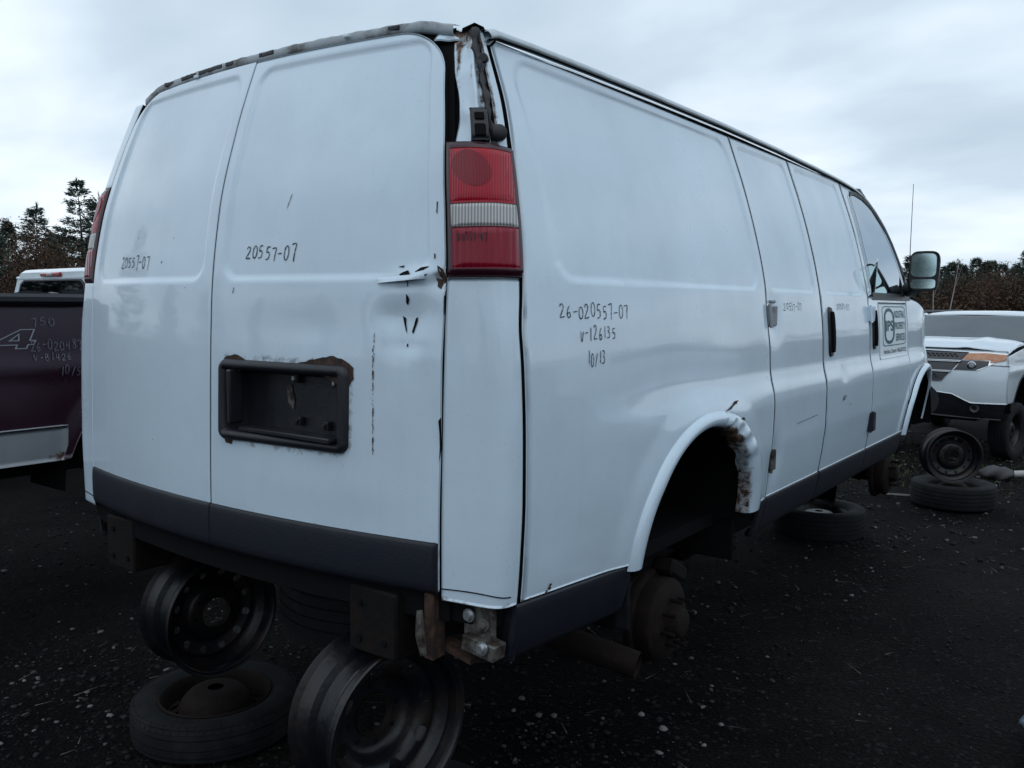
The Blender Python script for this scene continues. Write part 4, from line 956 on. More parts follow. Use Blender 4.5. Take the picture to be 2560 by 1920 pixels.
# exhaust tail pipe
V = MB(); V.tube([(-.75, .95, .70), (-.52, .72, .66), (-.35, .655, .60), (-.06, .715, .548)], .044, 18, cap=False); V.tube([(-.5, .72, .655), (-.35, .66, .598), (-.0601, .7149, .5481)], .040, 18, cap=False)
vparent(V.build('tail_pipe', RIM_RUST))
b = MB(); b.box((XM, 4.45, .62), (1.3, .12, .10), bev=.02); b.box((-.42, 4.55, .60), (.22, .26, .16), Matrix.Rotation(.2, 3, 'Y'), bev=.03); b.box((-.36, 4.75, .55), (.14, .2, .13), Matrix.Rotation(.4, 3, 'X'), bev=.03); vparent(b.build('front_suspension', FRAME))

# ------------------------------------------------------------------ steel rims and old wheels used as stands
def holed_disc(r0, r1, xfun, holes, hr, hrad, n=240, m=22):
    """annulus with round holes; returns verts, faces (axis +X)"""
    rs = lin(r0, r1, m); th = lin(0, 2*math.pi, n+1)[:-1]; V = np.zeros((n, m, 3)); Rr, T = np.meshgrid(rs, th, indexing='xy')
    Yv, Zv = Rr*np.cos(T), Rr*np.sin(T)
    inside = np.zeros((n, m), bool); step = (r1-r0)/(m-1)
    for k in range(holes):
        a = 2*math.pi*k/holes+.1; cy, cz = hrad*math.cos(a), hrad*math.sin(a); d = np.hypot(Yv-cy, Zv-cz)
        near = np.abs(d-hr) < step*.62
        Yv = np.where(near, cy+(Yv-cy)/np.maximum(d, 1e-6)*hr, Yv); Zv = np.where(near, cz+(Zv-cz)/np.maximum(d, 1e-6)*hr, Zv)
        inside |= (d < hr-step*.62)
    Rn = np.hypot(Yv, Zv); Xv = xfun(Rn); V = np.stack([Xv, Yv, Zv], 2).reshape(-1, 3); F = []
    for i in range(n):
        for j in range(m-1):
            i2 = (i+1) % n; q = ((i, j), (i, j+1), (i2, j+1), (i2, j))
            if any(inside[a] for a in q): continue
            F.append(tuple(a*m+b_ for a, b_ in q))
    return V, F
def rim_meshes(style):
    """returns list of (name, mesh, mat): the barrel is the thing, disc and lug holes its parts"""
    b = MB(); prof = [(.095, .2265), (.100, .2235), (.098, .2165), (.088, .210), (.070, .2065), (.055, .2065), (.045, .190), (.030, .178), (-.010, .176), (-.030, .184), (-.040, .204), (-.070, .2065), (-.090, .210), (-.100, .217), (-.102, .2235), (-.097, .2265), (-.094, .2225), (-.086, .206), (-.068, .2015), (-.042, .199), (-.034, .181), (-.012, .172), (.028, .174), (.042, .186), (.054, .2015), (.070, .2015), (.086, .205), (.094, .2185)]
    b.lathe(prof, 72, closed=True); me1 = b.build('tmp', RIMM); 
    xf = hermite([.0, .06, .075, .10, .120, .140, .165, .180], [.035, .035, .035, .030, .006, .012, .022, .010]) if style == 0 else hermite([.0, .06, .085, .105, .125, .150, .168, .180], [-.030, -.030, -.030, -.022, .018, .030, .028, .012])
    nh, hr, hd = (12, .0135, .146) if style == 0 else (8, .0205, .146)
    V, F = holed_disc(.060, .181, xf, nh, hr, hd)
    d = MB(); d.add(V, F); me2 = d.build('tmp', RIMM)
    h = MB(); h.lathe([(xf(.062), .062), (xf(.062)+.010, .060), (xf(.062)+.010, .057), (xf(.062)-.012, .056)], 30); me3 = h.build('tmp', RIM_RUST)
    l = MB()
    for k in range(8):
        a = 2*math.pi*k/8; l.lathe([(float(xf(.078))+.001, .0), (float(xf(.078))+.0015, .0075), (float(xf(.078))-.004, .0078)], 10, Matrix.Translation((0, .082*math.cos(a), .082*math.sin(a))))
    me4 = l.build('tmp', DARK)
    r = [o.data for o in (me1, me2, me3, me4)]
    for o in (me1, me2, me3, me4): bpy.data.objects.remove(o)
    return r
RIM0, RIM1 = rim_meshes(0), rim_meshes(1)
def rim(loc, rot, style, label, group='bare steel rims used as stands'):
    ms = RIM0 if style == 0 else RIM1
    o = link_mesh('steel_rim', ms[0], None); o.location = loc; o.rotation_euler = rot; tag(o, label, 'wheel rim', group)
    for nme, me in zip(('rim_disc', 'hub_ring', 'lug_holes'), ms[1:]):
        if nme == 'lug_holes': me.name = nme
        link_mesh(nme, me, None, o)
    return o
def tyre_mesh(rad, w, rin, grooves=4, donut=False):
    """axis +X"""
    b = MB(); h = w/2; prof = []
    sh = .022 if donut else .03
    out = [(-h*.62, rin-.004), (-h*.80, rin+.010), (-h*.97, rin+(rad-rin)*.35), (-h, rin+(rad-rin)*.55), (-h*.96, rad-sh*.9), (-h*.86, rad-sh*.25)]
    tread = []
    tw = h*.82
    g = grooves
    for k in range(g+1):
        a0 = -tw+2*tw*k/(g+1); a1 = -tw+2*tw*(k+1)/(g+1); crown = lambda a: rad-.006*(a/tw)**2
        tread += [(a0+.0035, crown(a0)), (a1-.0035, crown(a1))]
        if k < g: tread += [(a1-.0025, crown(a1)-.008), (a1+.0025, crown(a1)-.008)]
    prof = out+tread+[(-a, r) for a, r in out[::-1]]+[(h*.5, rin+.012), (-h*.5, rin+.012)]
    b.lathe(prof, 72, closed=True)
    # tread sipes: tiny cuts as raised lugs on the shoulder
    n = 64
    for k in range(n):
        a = 2*math.pi*k/n
        for s in (-1, 1):
            Mx = Matrix.Rotation(a, 4, 'X') @ Matrix.Translation((s*h*.80, 0, rad-sh*.36))
            q_ = rad*.042
            P = [Mx @ Vector((s*px_, py_, pz_)) for px_, py_, pz_ in ((-.016, -q_, .0), (.012, -q_, -.009), (.012, q_, -.009), (-.016, q_, .0), (-.016, -q_, .0065), (.012, -q_, -.004), (.012, q_, -.004), (-.016, q_, .0065))]
            b.add(P, [(0, 1, 2, 3), (4, 7, 6, 5), (0, 4, 5, 1), (2, 6, 7, 3), (1, 5, 6, 2), (0, 3, 7, 4)])
    o = b.build('tmp', RUBBER, sharp=35); me = o.data; bpy.data.objects.remove(o); return me
TY_DONUT = tyre_mesh(.315, .145, .205, 2, True); TY_CAR = tyre_mesh(.335, .20, .205, 4); TY_VAN = tyre_mesh(.37, .235, .205, 4)
def wheel_disc_mesh(slots, mat, dome=.0):
    b = MB(); b.lathe([(.060, .214), (.066, .208), (.060, .203), (.040, .196), (.010, .186), (-.010, .18), (-.06, .18), (-.06, .214)], 56)
    xf = hermite([0, .055, .085, .12, .15, .19], [.055+dome, .055+dome, .052+dome, .03+dome*.8, .012, -.002])
    V, F = holed_disc(.03, .188, xf, slots, .016, .158)
    b.add(V, F); o = b.build('tmp', mat); me = o.data; bpy.data.objects.remove(o); return me
WD_RUST = wheel_disc_mesh(14, RIM_RUST, .03); WD_DARK = wheel_disc_mesh(12, RIMM)
def lying_wheel(loc, tyre, disc, label, rz=0., w=.145, tilt=(0, 0)):
    o = link_mesh('old_wheel', tyre, None); o.location = loc; o.rotation_euler = (tilt[0], R(-90)+tilt[1], rz); tag(o, label, 'wheel', 'old wheels laid flat under rims')
    link_mesh('wheel_disc', disc, None, o)
    return o
lying_wheel((-1.71, .315, .082), TY_DONUT, WD_RUST, 'flat narrow tyre with rusty disc under the left rear rim')
rim((-1.615, .235, .525), (.15, .02, R(-4)), 0, 'black rim with small holes standing under the van\'s left rear frame')
lying_wheel((-.46, .0, .140), TY_VAN, WD_DARK, 'wide tyre lying under the nearest rim at the bottom edge', w=.235)
rim((-.455, -.03, .553), (.9, .0, R(-8)), 1, 'large bare rim nearest the camera under the right rear frame')
lying_wheel((-.74, 4.86, .102), TY_CAR, WD_DARK, 'tyre lying in the shade under the van\'s front axle', w=.2)
rim((-.74, 4.80, .435), (.3, 0, R(25)), 0, 'pale worn rim standing under the van\'s front frame')
lying_wheel((-.10, 6.50, .102), TY_CAR, WD_RUST, 'tyre with slotted rusty disc lying in front of the white SUV', w=.2)
rim((-.12, 6.42, .435), (.2, 0, R(-62)), 0, 'dark rim standing on a tyre in front of the white SUV')
# spare tyre hung under the rear floor
sp = link_mesh('spare_tyre', TY_VAN, None); sp.location = (-1.02, .56, .665); sp.rotation_euler = (0, R(-90), 0); tag(sp, 'spare tyre hung flat beneath the van\'s rear doors', 'tyre')
link_mesh('wheel_disc', WD_DARK, None, sp)
b = MB(); b.tube([(0.1, 0, 0), (.25, 0, 0)], .01, 6); b.build('hoist_cable', FRAME, sp)

# ------------------------------------------------------------------ pickups
def loft(name, secs, mat, parent, smooth=True, sharp=45, cap=True):
    n = len(secs[0]); V = [p for s in secs for p in s]; F = []
    for i in range(len(secs)-1):
        for j in range(n): F.append((i*n+j, i*n+(j+1) % n, (i+1)*n+(j+1) % n, (i+1)*n+j))
    if cap: F.append(tuple(range(n))[::-1]); F.append(tuple((len(secs)-1)*n+j for j in range(n)))
    return raw(name, V, F, mat, parent, smooth, sharp)
def rsec(y, hw0, hw1, z0, z1, r, k=5):
    """rounded-top section across x at station y: half width hw0 at z0, hw1 at z1"""
    o = [(-hw0, y, z0), (hw0, y, z0), (hw0, y, z0+(z1-z0)*.35)]
    for i in range(k+1): a = R(90*i/k); o.append((hw1-r+r*math.cos(a), y, z1-r+r*math.sin(a)))
    for i in range(k+1): a = R(90+90*i/k); o.append((-hw1+r+r*math.cos(a), y, z1-r+r*math.sin(a)))
    o.append((-hw0, y, z0+(z1-z0)*.35)); return o
def quad_sheet(name, pts, mat, parent, th=.01):
    """thin slab from a planar polygon (list of 3d points), thickened along its normal"""
    P = [Vector(p) for p in pts]; n = (P[1]-P[0]).cross(P[2]-P[0]).normalized(); k = len(P)
    V = P+[p-n*th for p in P]; F = [tuple(range(k)), tuple(range(2*k-1, k-1, -1))]+[(i, k+i, k+(i+1) % k, (i+1) % k) for i in range(k)]
    return raw(name, V, F, mat, parent, False)
def pickup(loc, rz, paint, label, lower=None, wheels=True, cabz=1.0):
    t = empty('pickup_truck', loc, rz); tag(t, label, 'pickup truck')
    HW = .98
    for s in (-1, 1):
        # bed side with wheel arch
        ys = np.unique(np.round(np.concatenate([lin(-1.18, -.48, 20), -.48*np.cos(lin(0, math.pi, 60)), lin(.48, 1.02, 18)]), 5)); v = lin(0, 1, 30)
        Y, Vv = np.meshgrid(ys, v, indexing='ij'); q = np.clip(1-(Y/.48)**2, 0, 1); zb = np.where(q > 0, np.maximum(.585, .42+.55*np.sqrt(q)), .585); Z = zb+Vv*(1.315-zb)
        X = s*(HW-.035*((Z-1.0)/.45)**2+.012*np.exp(-((Z-1.02)/.04)**2)+.02*(1-sst(1.0, 1.2, np.hypot(Y/.48, (Z-.42)/.55))))
        bs = sheet('bed_side', np.stack([X, Y, Z], 2), paint, t, (s, 0, 0), rust=np.zeros(X.shape), skirt=.05)
        if lower:
            Y, Z = np.meshgrid(lin(-1.18, -.475, 20), lin(.580, .745, 8), indexing='ij'); X = s*(HW-.035*((Z-1.0)/.45)**2+.014)
            ls = sheet('lower_trim', np.stack([X, Y, Z], 2), lower, t, (s, 0, 0), rust=.75*np.exp(-((Y+.52)/.05)**2-((Z-.60)/.03)**2), skirt=.02)
        b = MB(); b.box((s*(HW-.03), -.08, 1.335), (.10, 2.2, .05), bev=.015); b.build('bed_rail', BLACK, t)
        # ribbed liner edge seen above the rail
        n = 34; V = []; F = []
        for i in range(n):
            y = -1.1+2.1*i/(n-1); z = 1.372+.010*math.sin(i*1.7)+.006*math.sin(i*.6); V += [(s*(HW-.10), y, 1.2), (s*(HW-.105), y, z), (s*(HW-.16), y, z-.008), (s*(HW-.17), y, 1.2)]
        for i in range(n-1):
            for k in range(3): F.append((4*i+k, 4*i+k+1, 4*i+k+5, 4*i+k+4))
        raw('bed_liner', V, F, BLACK, t, False)
    b = MB(); b.box((0, -1.17, .98), (1.75, .05, .70), bev=.015); b.build('tailgate', paint, t)
    b = MB(); b.box((0, -.08, .80), (1.72, 2.15, .05)); b.build('bed_floor', BLACK, t)
    # cab
    zr = 1.87*cabz
    loft('cab_body', [rsec(1.06, .96, .955, .58, 1.27, .04), rsec(1.12, .975, .97, .56, 1.28, .04), rsec(2.2, .98, .975, .56, 1.28, .04), rsec(2.95, .98, .97, .56, 1.26, .05)], paint, t)
    loft('cab_roof', [rsec(1.15, .768, .70, zr-.108, zr-.045, .055, 7), rsec(1.19, .772, .715, zr-.11, zr-.016, .085, 7), rsec(1.32, .775, .72, zr-.11, zr+.002, .10, 7), rsec(1.8, .775, .72, zr-.11, zr+.014, .11, 7), rsec(2.15, .772, .71, zr-.12, zr-.018, .09, 7), rsec(2.31, .768, .70, zr-.125, zr-.07, .05, 7)], paint, t)
    loft('cab_glasshouse', [[(-.90, 1.09, 1.26), (.90, 1.09, 1.26), (.90, 2.92, 1.26), (-.90, 2.92, 1.26)], [(-.76, 1.16, zr-.10), (.76, 1.16, zr-.10), (.76, 2.30, zr-.12), (-.76, 2.30, zr-.12)]], paint, t, False)
    def lerp4(a, b_, c, d, u, v): a, b_, c, d = map(Vector, (a, b_, c, d)); return (a.lerp(b_, u)).lerp(d.lerp(c, u), v)
    A, B_, C_, D_ = (-.90, 1.088, 1.26), (.90, 1.088, 1.26), (.76, 1.158, zr-.10), (-.76, 1.158, zr-.10)
    def pane(name, Q, u0, u1, v0, v1, mat, off, parent=t):
        n = (Vector(Q[1])-Vector(Q[0])).cross(Vector(Q[3])-Vector(Q[0])).normalized()
        P = [lerp4(*Q, u, v)+n*off for (u, v) in ((u0+.03, v0), (u1-.03, v0), (u1, v0+.08), (u1-.01, v1-.08), (u1-.05, v1), (u0+.05, v1), (u0+.01, v1-.08), (u0, v0+.08))]
        return quad_sheet(name, P, mat, parent, off+.004)
    pane('rear_window_seal', (A, B_, C_, D_), .055, .945, .06, .96, BLACK, .004); pane('rear_window', (A, B_, C_, D_), .075, .925, .09, .93, GLASSD, .007)
    for s in (-1, 1):
        Q = ((s*.90, 1.09, 1.26), (s*.90, 2.92, 1.26), (s*.76, 2.30, zr-.12), (s*.76, 1.16, zr-.10)) if s > 0 else ((-.90, 2.92, 1.26), (-.90, 1.09, 1.26), (-.76, 1.16, zr-.10), (-.76, 2.30, zr-.12))
        if s > 0: pane('side_window', Q, .08, .42, .08, .9, GLASSD, .006); pane('side_window', Q, .46, .93, .06, .9, GLASSD, .006)
        else: pane('side_window', Q, .07, .54, .06, .9, GLASSD, .006); pane('side_window', Q, .58, .92, .08, .9, GLASSD, .006)
        b = MB(); b.tube([(s*.983, 2.0, .62), (s*.983, 2.0, 1.26)], .004, 5); b.build('door_gap', DARK, t)
        b = MB(); b.box((s*.985, 2.12, 1.13), (.03, .14, .035), bev=.01); b.build('door_handle', BLACK, t)
        b = MB(); b.box((s*1.07, 2.75, 1.33), (.16, .10, .17), bev=.03); b.build('door_mirror', BLACK, t)
    Q = ((.90, 2.925, 1.26), (-.90, 2.925, 1.26), (-.76, 2.305, zr-.12), (.76, 2.305, zr-.12)); pane('windscreen', Q, .04, .96, .03, .97, GLASSD, .006)
    # third brake lamp
    b = MB(); b.box((.02, 1.140, zr-.070), (.42, .035, .045), bev=.012); tl = b.build('third_brake_lamp', REDL, t)
    b = MB(); b.box((.02, 1.128, zr-.070), (.12, .02, .032), bev=.006); b.build('cargo_lens', HLCLEAR, tl)
    # nose
    loft('hood', [rsec(2.93, .97, .93, .60, 1.25, .08), rsec(3.4, .975, .93, .60, 1.22, .09), rsec(4.1, .965, .91, .60, 1.15, .10), rsec(4.35, .94, .87, .62, 1.06, .10)], paint, t)
    b = MB(); b.box((0, 4.37, .88), (1.1, .05, .28), bev=.02); b.build('grille', GRILLE, t)
    for s in (-1, 1): b = MB(); b.box((s*.74, 4.35, .92), (.32, .06, .22), bev=.03); b.build('headlight', HLCLEAR, t)
    b = MB(); b.box((0, 4.45, .60), (1.85, .16, .20), bev=.05); b.build('front_bumper', CHROME, t)
    b = MB(); b.box((0, 1.6, .56), (1.5, 5.4, .14)); b.build('chassis', DARK, t, False)
    for y in (0, 3.55):
        b = MB(); b.tube([(-.80, y, .42), (.80, y, .42)], .05, 10); b.build('axle', FRAME, t)
        for s in (-1, 1):
            th = lin(math.pi, 0, 24); P = np.array([[(s*(.93-xx), y+.475*math.cos(a), .42+.545*math.sin(a)) for xx in (0, .1, .35)] for a in th]); sheet('wheel_well', P, DARK, t, (0, 0, -1), skirt=0)
            b = MB(); b.box((s*.55, y, .75), (.02, .95, .5)); b.build('well_wall', DARK, t, False)
            if wheels:
                o = link_mesh('road_wheel', TY_VAN, None, t); o.location = (s*.80, y, .37); o.rotation_euler = (0, 0, 0 if s > 0 else math.pi)
                link_mesh('wheel_disc', WD_DARK, None, o)
            else:
                b = MB(); b.lathe([(-.12, .02), (-.10, .16), (-.02, .16), (0, .14), (.0, .07), (.04, .06), (.05, 0)], 28, Matrix.Translation((s*.78, y, .42)) @ Matrix.Scale(s, 4, (1, 0, 0))); b.build('brake_drum', FRAME, t)
    return t
# maroon truck on the left: right flank at X = -2.9, rear axle at Y = .82, lifted on stands
mt = pickup((-3.88, .84, .352), 0, MAROON, 'dark maroon pickup with grey lower trim and pale 4x4 lettering, left of the van', lower=SILVER, wheels=False)
def mside(u, v, off=0.):      # local coordinates of the truck's right flank
    return np.array([.98-.035*((v-1.0)/.45)**2+.012*math.exp(-((v-1.02)/.04)**2)+.003+off, u, v])
Zo = .352; Yo = .84
handwrite('handwriting', '750', mside, .215-Yo, .325-Yo, 1.545+.02-Zo, 1.585+.02-Zo, CHALK, mt, w=.0048, seed=51, slant=0)
handwrite('handwriting', '26-020487', mside, .205-Yo, .445-Yo, 1.455-Zo, 1.50-Zo, CHALK, mt, w=.0048, seed=52, slant=0)
handwrite('handwriting', 'V-B1426', mside, .215-Yo, .395-Yo, 1.405-Zo, 1.44-Zo, CHALK, mt, w=.0048, seed=53, slant=0)
handwrite('handwriting', '10/5', mside, .330-Yo, .43-Yo, 1.335-Zo, 1.38-Zo, CHALK, mt, w=.0048, seed=54, slant=0)
def decal(name, loops, w, y0, z0, sy, sz, parent):
    V = []; F = []
    for A in loops:
        n = len(A); b0 = len(V)
        for i in range(n):
            p0, p1, p2 = (np.array(A[(i+d) % n]) for d in (-1, 0, 1)); d1 = (p1-p0)/np.linalg.norm(p1-p0); d2 = (p2-p1)/np.linalg.norm(p2-p1); nn = np.array([-(d1+d2)[1], (d1+d2)[0]]); nn = nn/(np.linalg.norm(nn)+1e-9)/max(.45, math.sqrt((1+d1@d2)/2))
            for s in (1, -1): q = p1+s*nn*w; V.append(mside(y0+q[0]*sy, z0+q[1]*sz, .001))
        for i in range(n): j = (i+1) % n; F.append((b0+2*i, b0+2*i+1, b0+2*j+1, b0+2*j))
    return raw(name, V, F, DECAL, parent)
FOUR = [(.62, 1.0), (1.0, 1.0), (.86, .42), (1.02, .42), (.96, .20), (.80, .20), (.75, 0), (.45, 0), (.50, .20), (-.02, .20), (-.06, .40)]
FIN = [(.56, .76), (.30, .42), (.55, .42)]
decal('lettering_decal', [FOUR, FIN], .022, .075-Yo, 1.465-Zo, .155, .085, mt)
decal('lettering_decal', [FOUR, FIN], .022, -.16-Yo, 1.465-Zo, .155, .085, mt)
XX = [(0, 1), (.25, 1), (.45, .68), (.7, 1), (.95, 1), (.6, .5), (.9, 0), (.62, 0), (.42, .32), (.2, 0), (-.08, 0), (.28, .5)]
decal('lettering_decal', [XX], .03, .0-Yo, 1.47-Zo, .075, .055, mt)
for k, (x, y) in enumerate(((-3.4, -.05), (-4.35, -.05), (-3.4, 4.0), (-4.35, 4.0))):
    rim((x, y, .2265), (.4*k, 0, R(90)), 0, ['rim under the maroon pickup\'s right rear frame', 'rim under the maroon pickup\'s left rear frame', 'rim under the maroon pickup\'s right front frame', 'rim under the maroon pickup\'s left front frame'][k], 'rims under the maroon pickup')
    b = MB(); b.box((x, y, .67), (.10, .14, .43)); tag(b.build('support_post', FRAME), ['steel post on the rim at the maroon pickup\'s right rear', 'steel post on the rim at the maroon pickup\'s left rear', 'steel post on the rim at the maroon pickup\'s right front', 'steel post on the rim at the maroon pickup\'s left front'][k], 'post', 'posts under the maroon pickup')
pickup((-8.0, 1.62, .15), R(0), WHITE2, 'white pickup cab with dark rear window, behind the maroon pickup', cabz=1.0)
pickup((-12.6, -.15, .12), R(4), WHITE2, 'white vehicle at the far left edge beyond the white pickup', cabz=1.0)
# vehicles across the aisle, seen only as reflections in the van's flank
pickup((7.4, 1.2, .25), R(4), WHITE2, 'white pickup across the aisle to the right of the van')
pickup((7.6, 8.4, .1), R(-176), MAROON, 'dark pickup across the aisle ahead of the white one', lower=SILVER)

# ------------------------------------------------------------------ white SUV (local: forward +y, left -x)
suv = empty('white_suv', (-.9, 9.2, 0), 0)
tag(suv, 'white SUV facing the camera with amber headlamp corner, beyond the van\'s nose', 'car')
def sf_y(x, z):
    """front face: y of the nose at half-width x, height z"""
    ax_ = np.abs(x)
    return .97-.10*ax_**2-.42*np.maximum(0, ax_-.62)**1.6-.10*((z-.85)/.35)**2*np.where(z > .85, 1.0, .6)
def sf(x, z, off=0.): return np.array([x, float(sf_y(x, z))+off, z])
def fsheet(name, poly_top, poly_bot, mat, off, n=30, m=16, parent=suv, rust=False, skirt=.015):
    """patch on the nose between two polylines (x,z) of equal length"""
    a = np.array(poly_top, float); b_ = np.array(poly_bot, float)
    def res(P, n): s = np.concatenate([[0], np.cumsum(np.linalg.norm(np.diff(P, axis=0), axis=1))]); q = lin(0, s[-1], n); return np.stack([np.interp(q, s, P[:, 0]), np.interp(q, s, P[:, 1])], 1)
    A, B_ = res(a, n), res(b_, n); G_ = np.zeros((n, m, 3))
    for k in range(m):
        t = k/(m-1); P = A*(1-t)+B_*t; G_[:, k, 0] = P[:, 0]; G_[:, k, 2] = P[:, 1]; G_[:, k, 1] = sf_y(P[:, 0], P[:, 1])+off
    return sheet(name, G_, mat, parent, (0, 1, 0), skirt=skirt, rnd=.001, rust=np.zeros(G_.shape[:2]) if rust else None)
ZH = 1.235
# fascia: bumper skin, dark lower
fsheet('bumper_cover', [(-.99, 1.06), (-.55, 1.08), (0, 1.10), (.55, 1.08), (.99, 1.06)], [(-.99, .60), (-.62, .60), (-.42, .70), (0, .74), (.42, .70), (.62, .60), (.99, .60)], WHITE2, 0., 80, 24, rust=True)
fsheet('lower_valance', [(-.98, .61), (-.60, .61), (-.42, .715), (0, .755), (.42, .715), (.60, .61), (.98, .61)], [(-.92, .40), (0, .42), (.92, .40)], BLACK, -.02, 60, 12)
for s in (-1, 1):
    b = MB(); b.lathe([(0, .055), (.02, .05), (.02, .04), (-.02, .0)], 18, Matrix.Translation((s*.66, float(sf_y(.66, .52))-.02, .535)) @ Matrix.Rotation(R(90), 4, 'Z')); b.build('fog_lamp', GRILLE, suv)
fsheet('hood_lip', [(-.95, ZH-.005), (-.5, ZH+.005), (0, ZH+.01), (.5, ZH+.005), (.95, ZH-.005)], [(-.98, 1.05), (0, 1.08), (.98, 1.05)], WHITE2, -.004, 60, 10, rust=True)
# grille with three bars and two perforated bands
gr = fsheet('grille', [(-.56, 1.212), (0, 1.222), (.56, 1.212)], [(-.30, .855), (0, .85), (.30, .855)], GRILLE, .012, 50, 24)
for (z, hw) in ((1.108, .50), (1.096, .49), (.982, .40), (.970, .39)):
    V = []; F = []; n = 30
    for i in range(n):
        x = -hw+2*hw*i/(n-1)
        for (dz, o_) in ((.007, .012), (.007, .024), (-.004, .026), (-.007, .012)): V.append(sf(x, z+dz, o_))
    for i in range(n-1):
        for k in range(3): F.append((4*i+k, 4*i+k+1, 4*i+k+5, 4*i+k+4))
    raw('grille_bar', V, F, CHROME, gr)
for (z0, hw) in ((1.160, .44), (.910, .24)):
    for r_ in range(2):
        for i in range(int(hw*2/.05)+1):
            x = -hw+i*.05+(r_ % 2)*.025; z = z0+r_*.022
            patch('grille_slot', [(x-.018, z-.006), (x+.008, z-.008), (x+.018, z+.006), (x-.008, z+.008)], sf, DARK, gr, .0138)
# badge letters on the hood lip
for ch, x in (('O', .16), ('R', .26)):
    text_mesh('badge_letter', ch, lambda u, v, o: sf(-u, v, .002+o), x-.035, x+.035, 1.246, 1.262, GRILLE, suv, .01, .003)
# headlamps
for s in (-1, 1):
    hl = fsheet('headlight', [(s*.545, 1.205), (s*.75, 1.215), (s*.955, 1.195)], [(s*.42, 0.995), (s*.68, 0.995), (s*.80, 1.060)], CHROME, .004, 30, 12)
    m_ = lambda P: [(s*x, z) for x, z in P]
    fsheet('indicator_lens', m_([(.548, 1.200), (.75, 1.208), (.948, 1.190)]), m_([(.505, 1.125), (.70, 1.120), (.945, 1.128)]), AMBER, .009, 24, 8, hl, skirt=.004)
    fsheet('indicator_lens', m_([(.80, 1.128), (.945, 1.126)]), m_([(.80, 1.088), (.935, 1.122)]), AMBER, .0085, 10, 6, hl, skirt=.004)
    fsheet('lamp_bezel', m_([(.498, 1.116), (.64, 1.116), (.79, 1.114)]), m_([(.435, 1.005), (.66, 1.004), (.782, 1.060)]), GRILLE, .009, 24, 8, hl, skirt=.004)
    for (xx, r_, mt_) in ((.615, .052, CHROME), (.615, .040, GRILLE), (.615, .036, HLCLEAR)):
        b = MB(); Mx = Matrix.Translation((s*xx, float(sf_y(xx, 1.055))+.006, 1.058)) @ Matrix.Rotation(R(90), 4, 'Z') @ Matrix.Rotation(s*R(-14), 4, 'Z')
        b.lathe([(0, r_), (.012+(.052-r_)*.3, r_*.95), (.016+(.052-r_)*.3, r_*.7), (.016+(.052-r_)*.3, 0)], 24, Mx); b.build('projector', mt_, hl)
# hood
rows = [(.0, ZH), (-.04, ZH+.012), (-.2, ZH+.045), (-.45, ZH+.08), (-.75, ZH+.10), (-.98, ZH+.105)]
P = np.zeros((len(rows), 50, 3)); t = lin(-1, 1, 50)
for i, (dy, z) in enumerate(rows):
    hw = .955+.02*i/5; x = hw*t; P[i, :, 0] = x; P[i, :, 1] = sf_y(x, ZH)*(1-.75*i/5)+(.97*(.75*i/5))+dy-.03*0; P[i, :, 2] = z+.025*(1-t**4)-.045*np.abs(t)**9+.014*np.exp(-((np.abs(t)-.55)/.08)**2)
sheet('hood', P, WHITE2, suv, (0, 0, 1), skirt=.02, rust=np.zeros(P.shape[:2]))
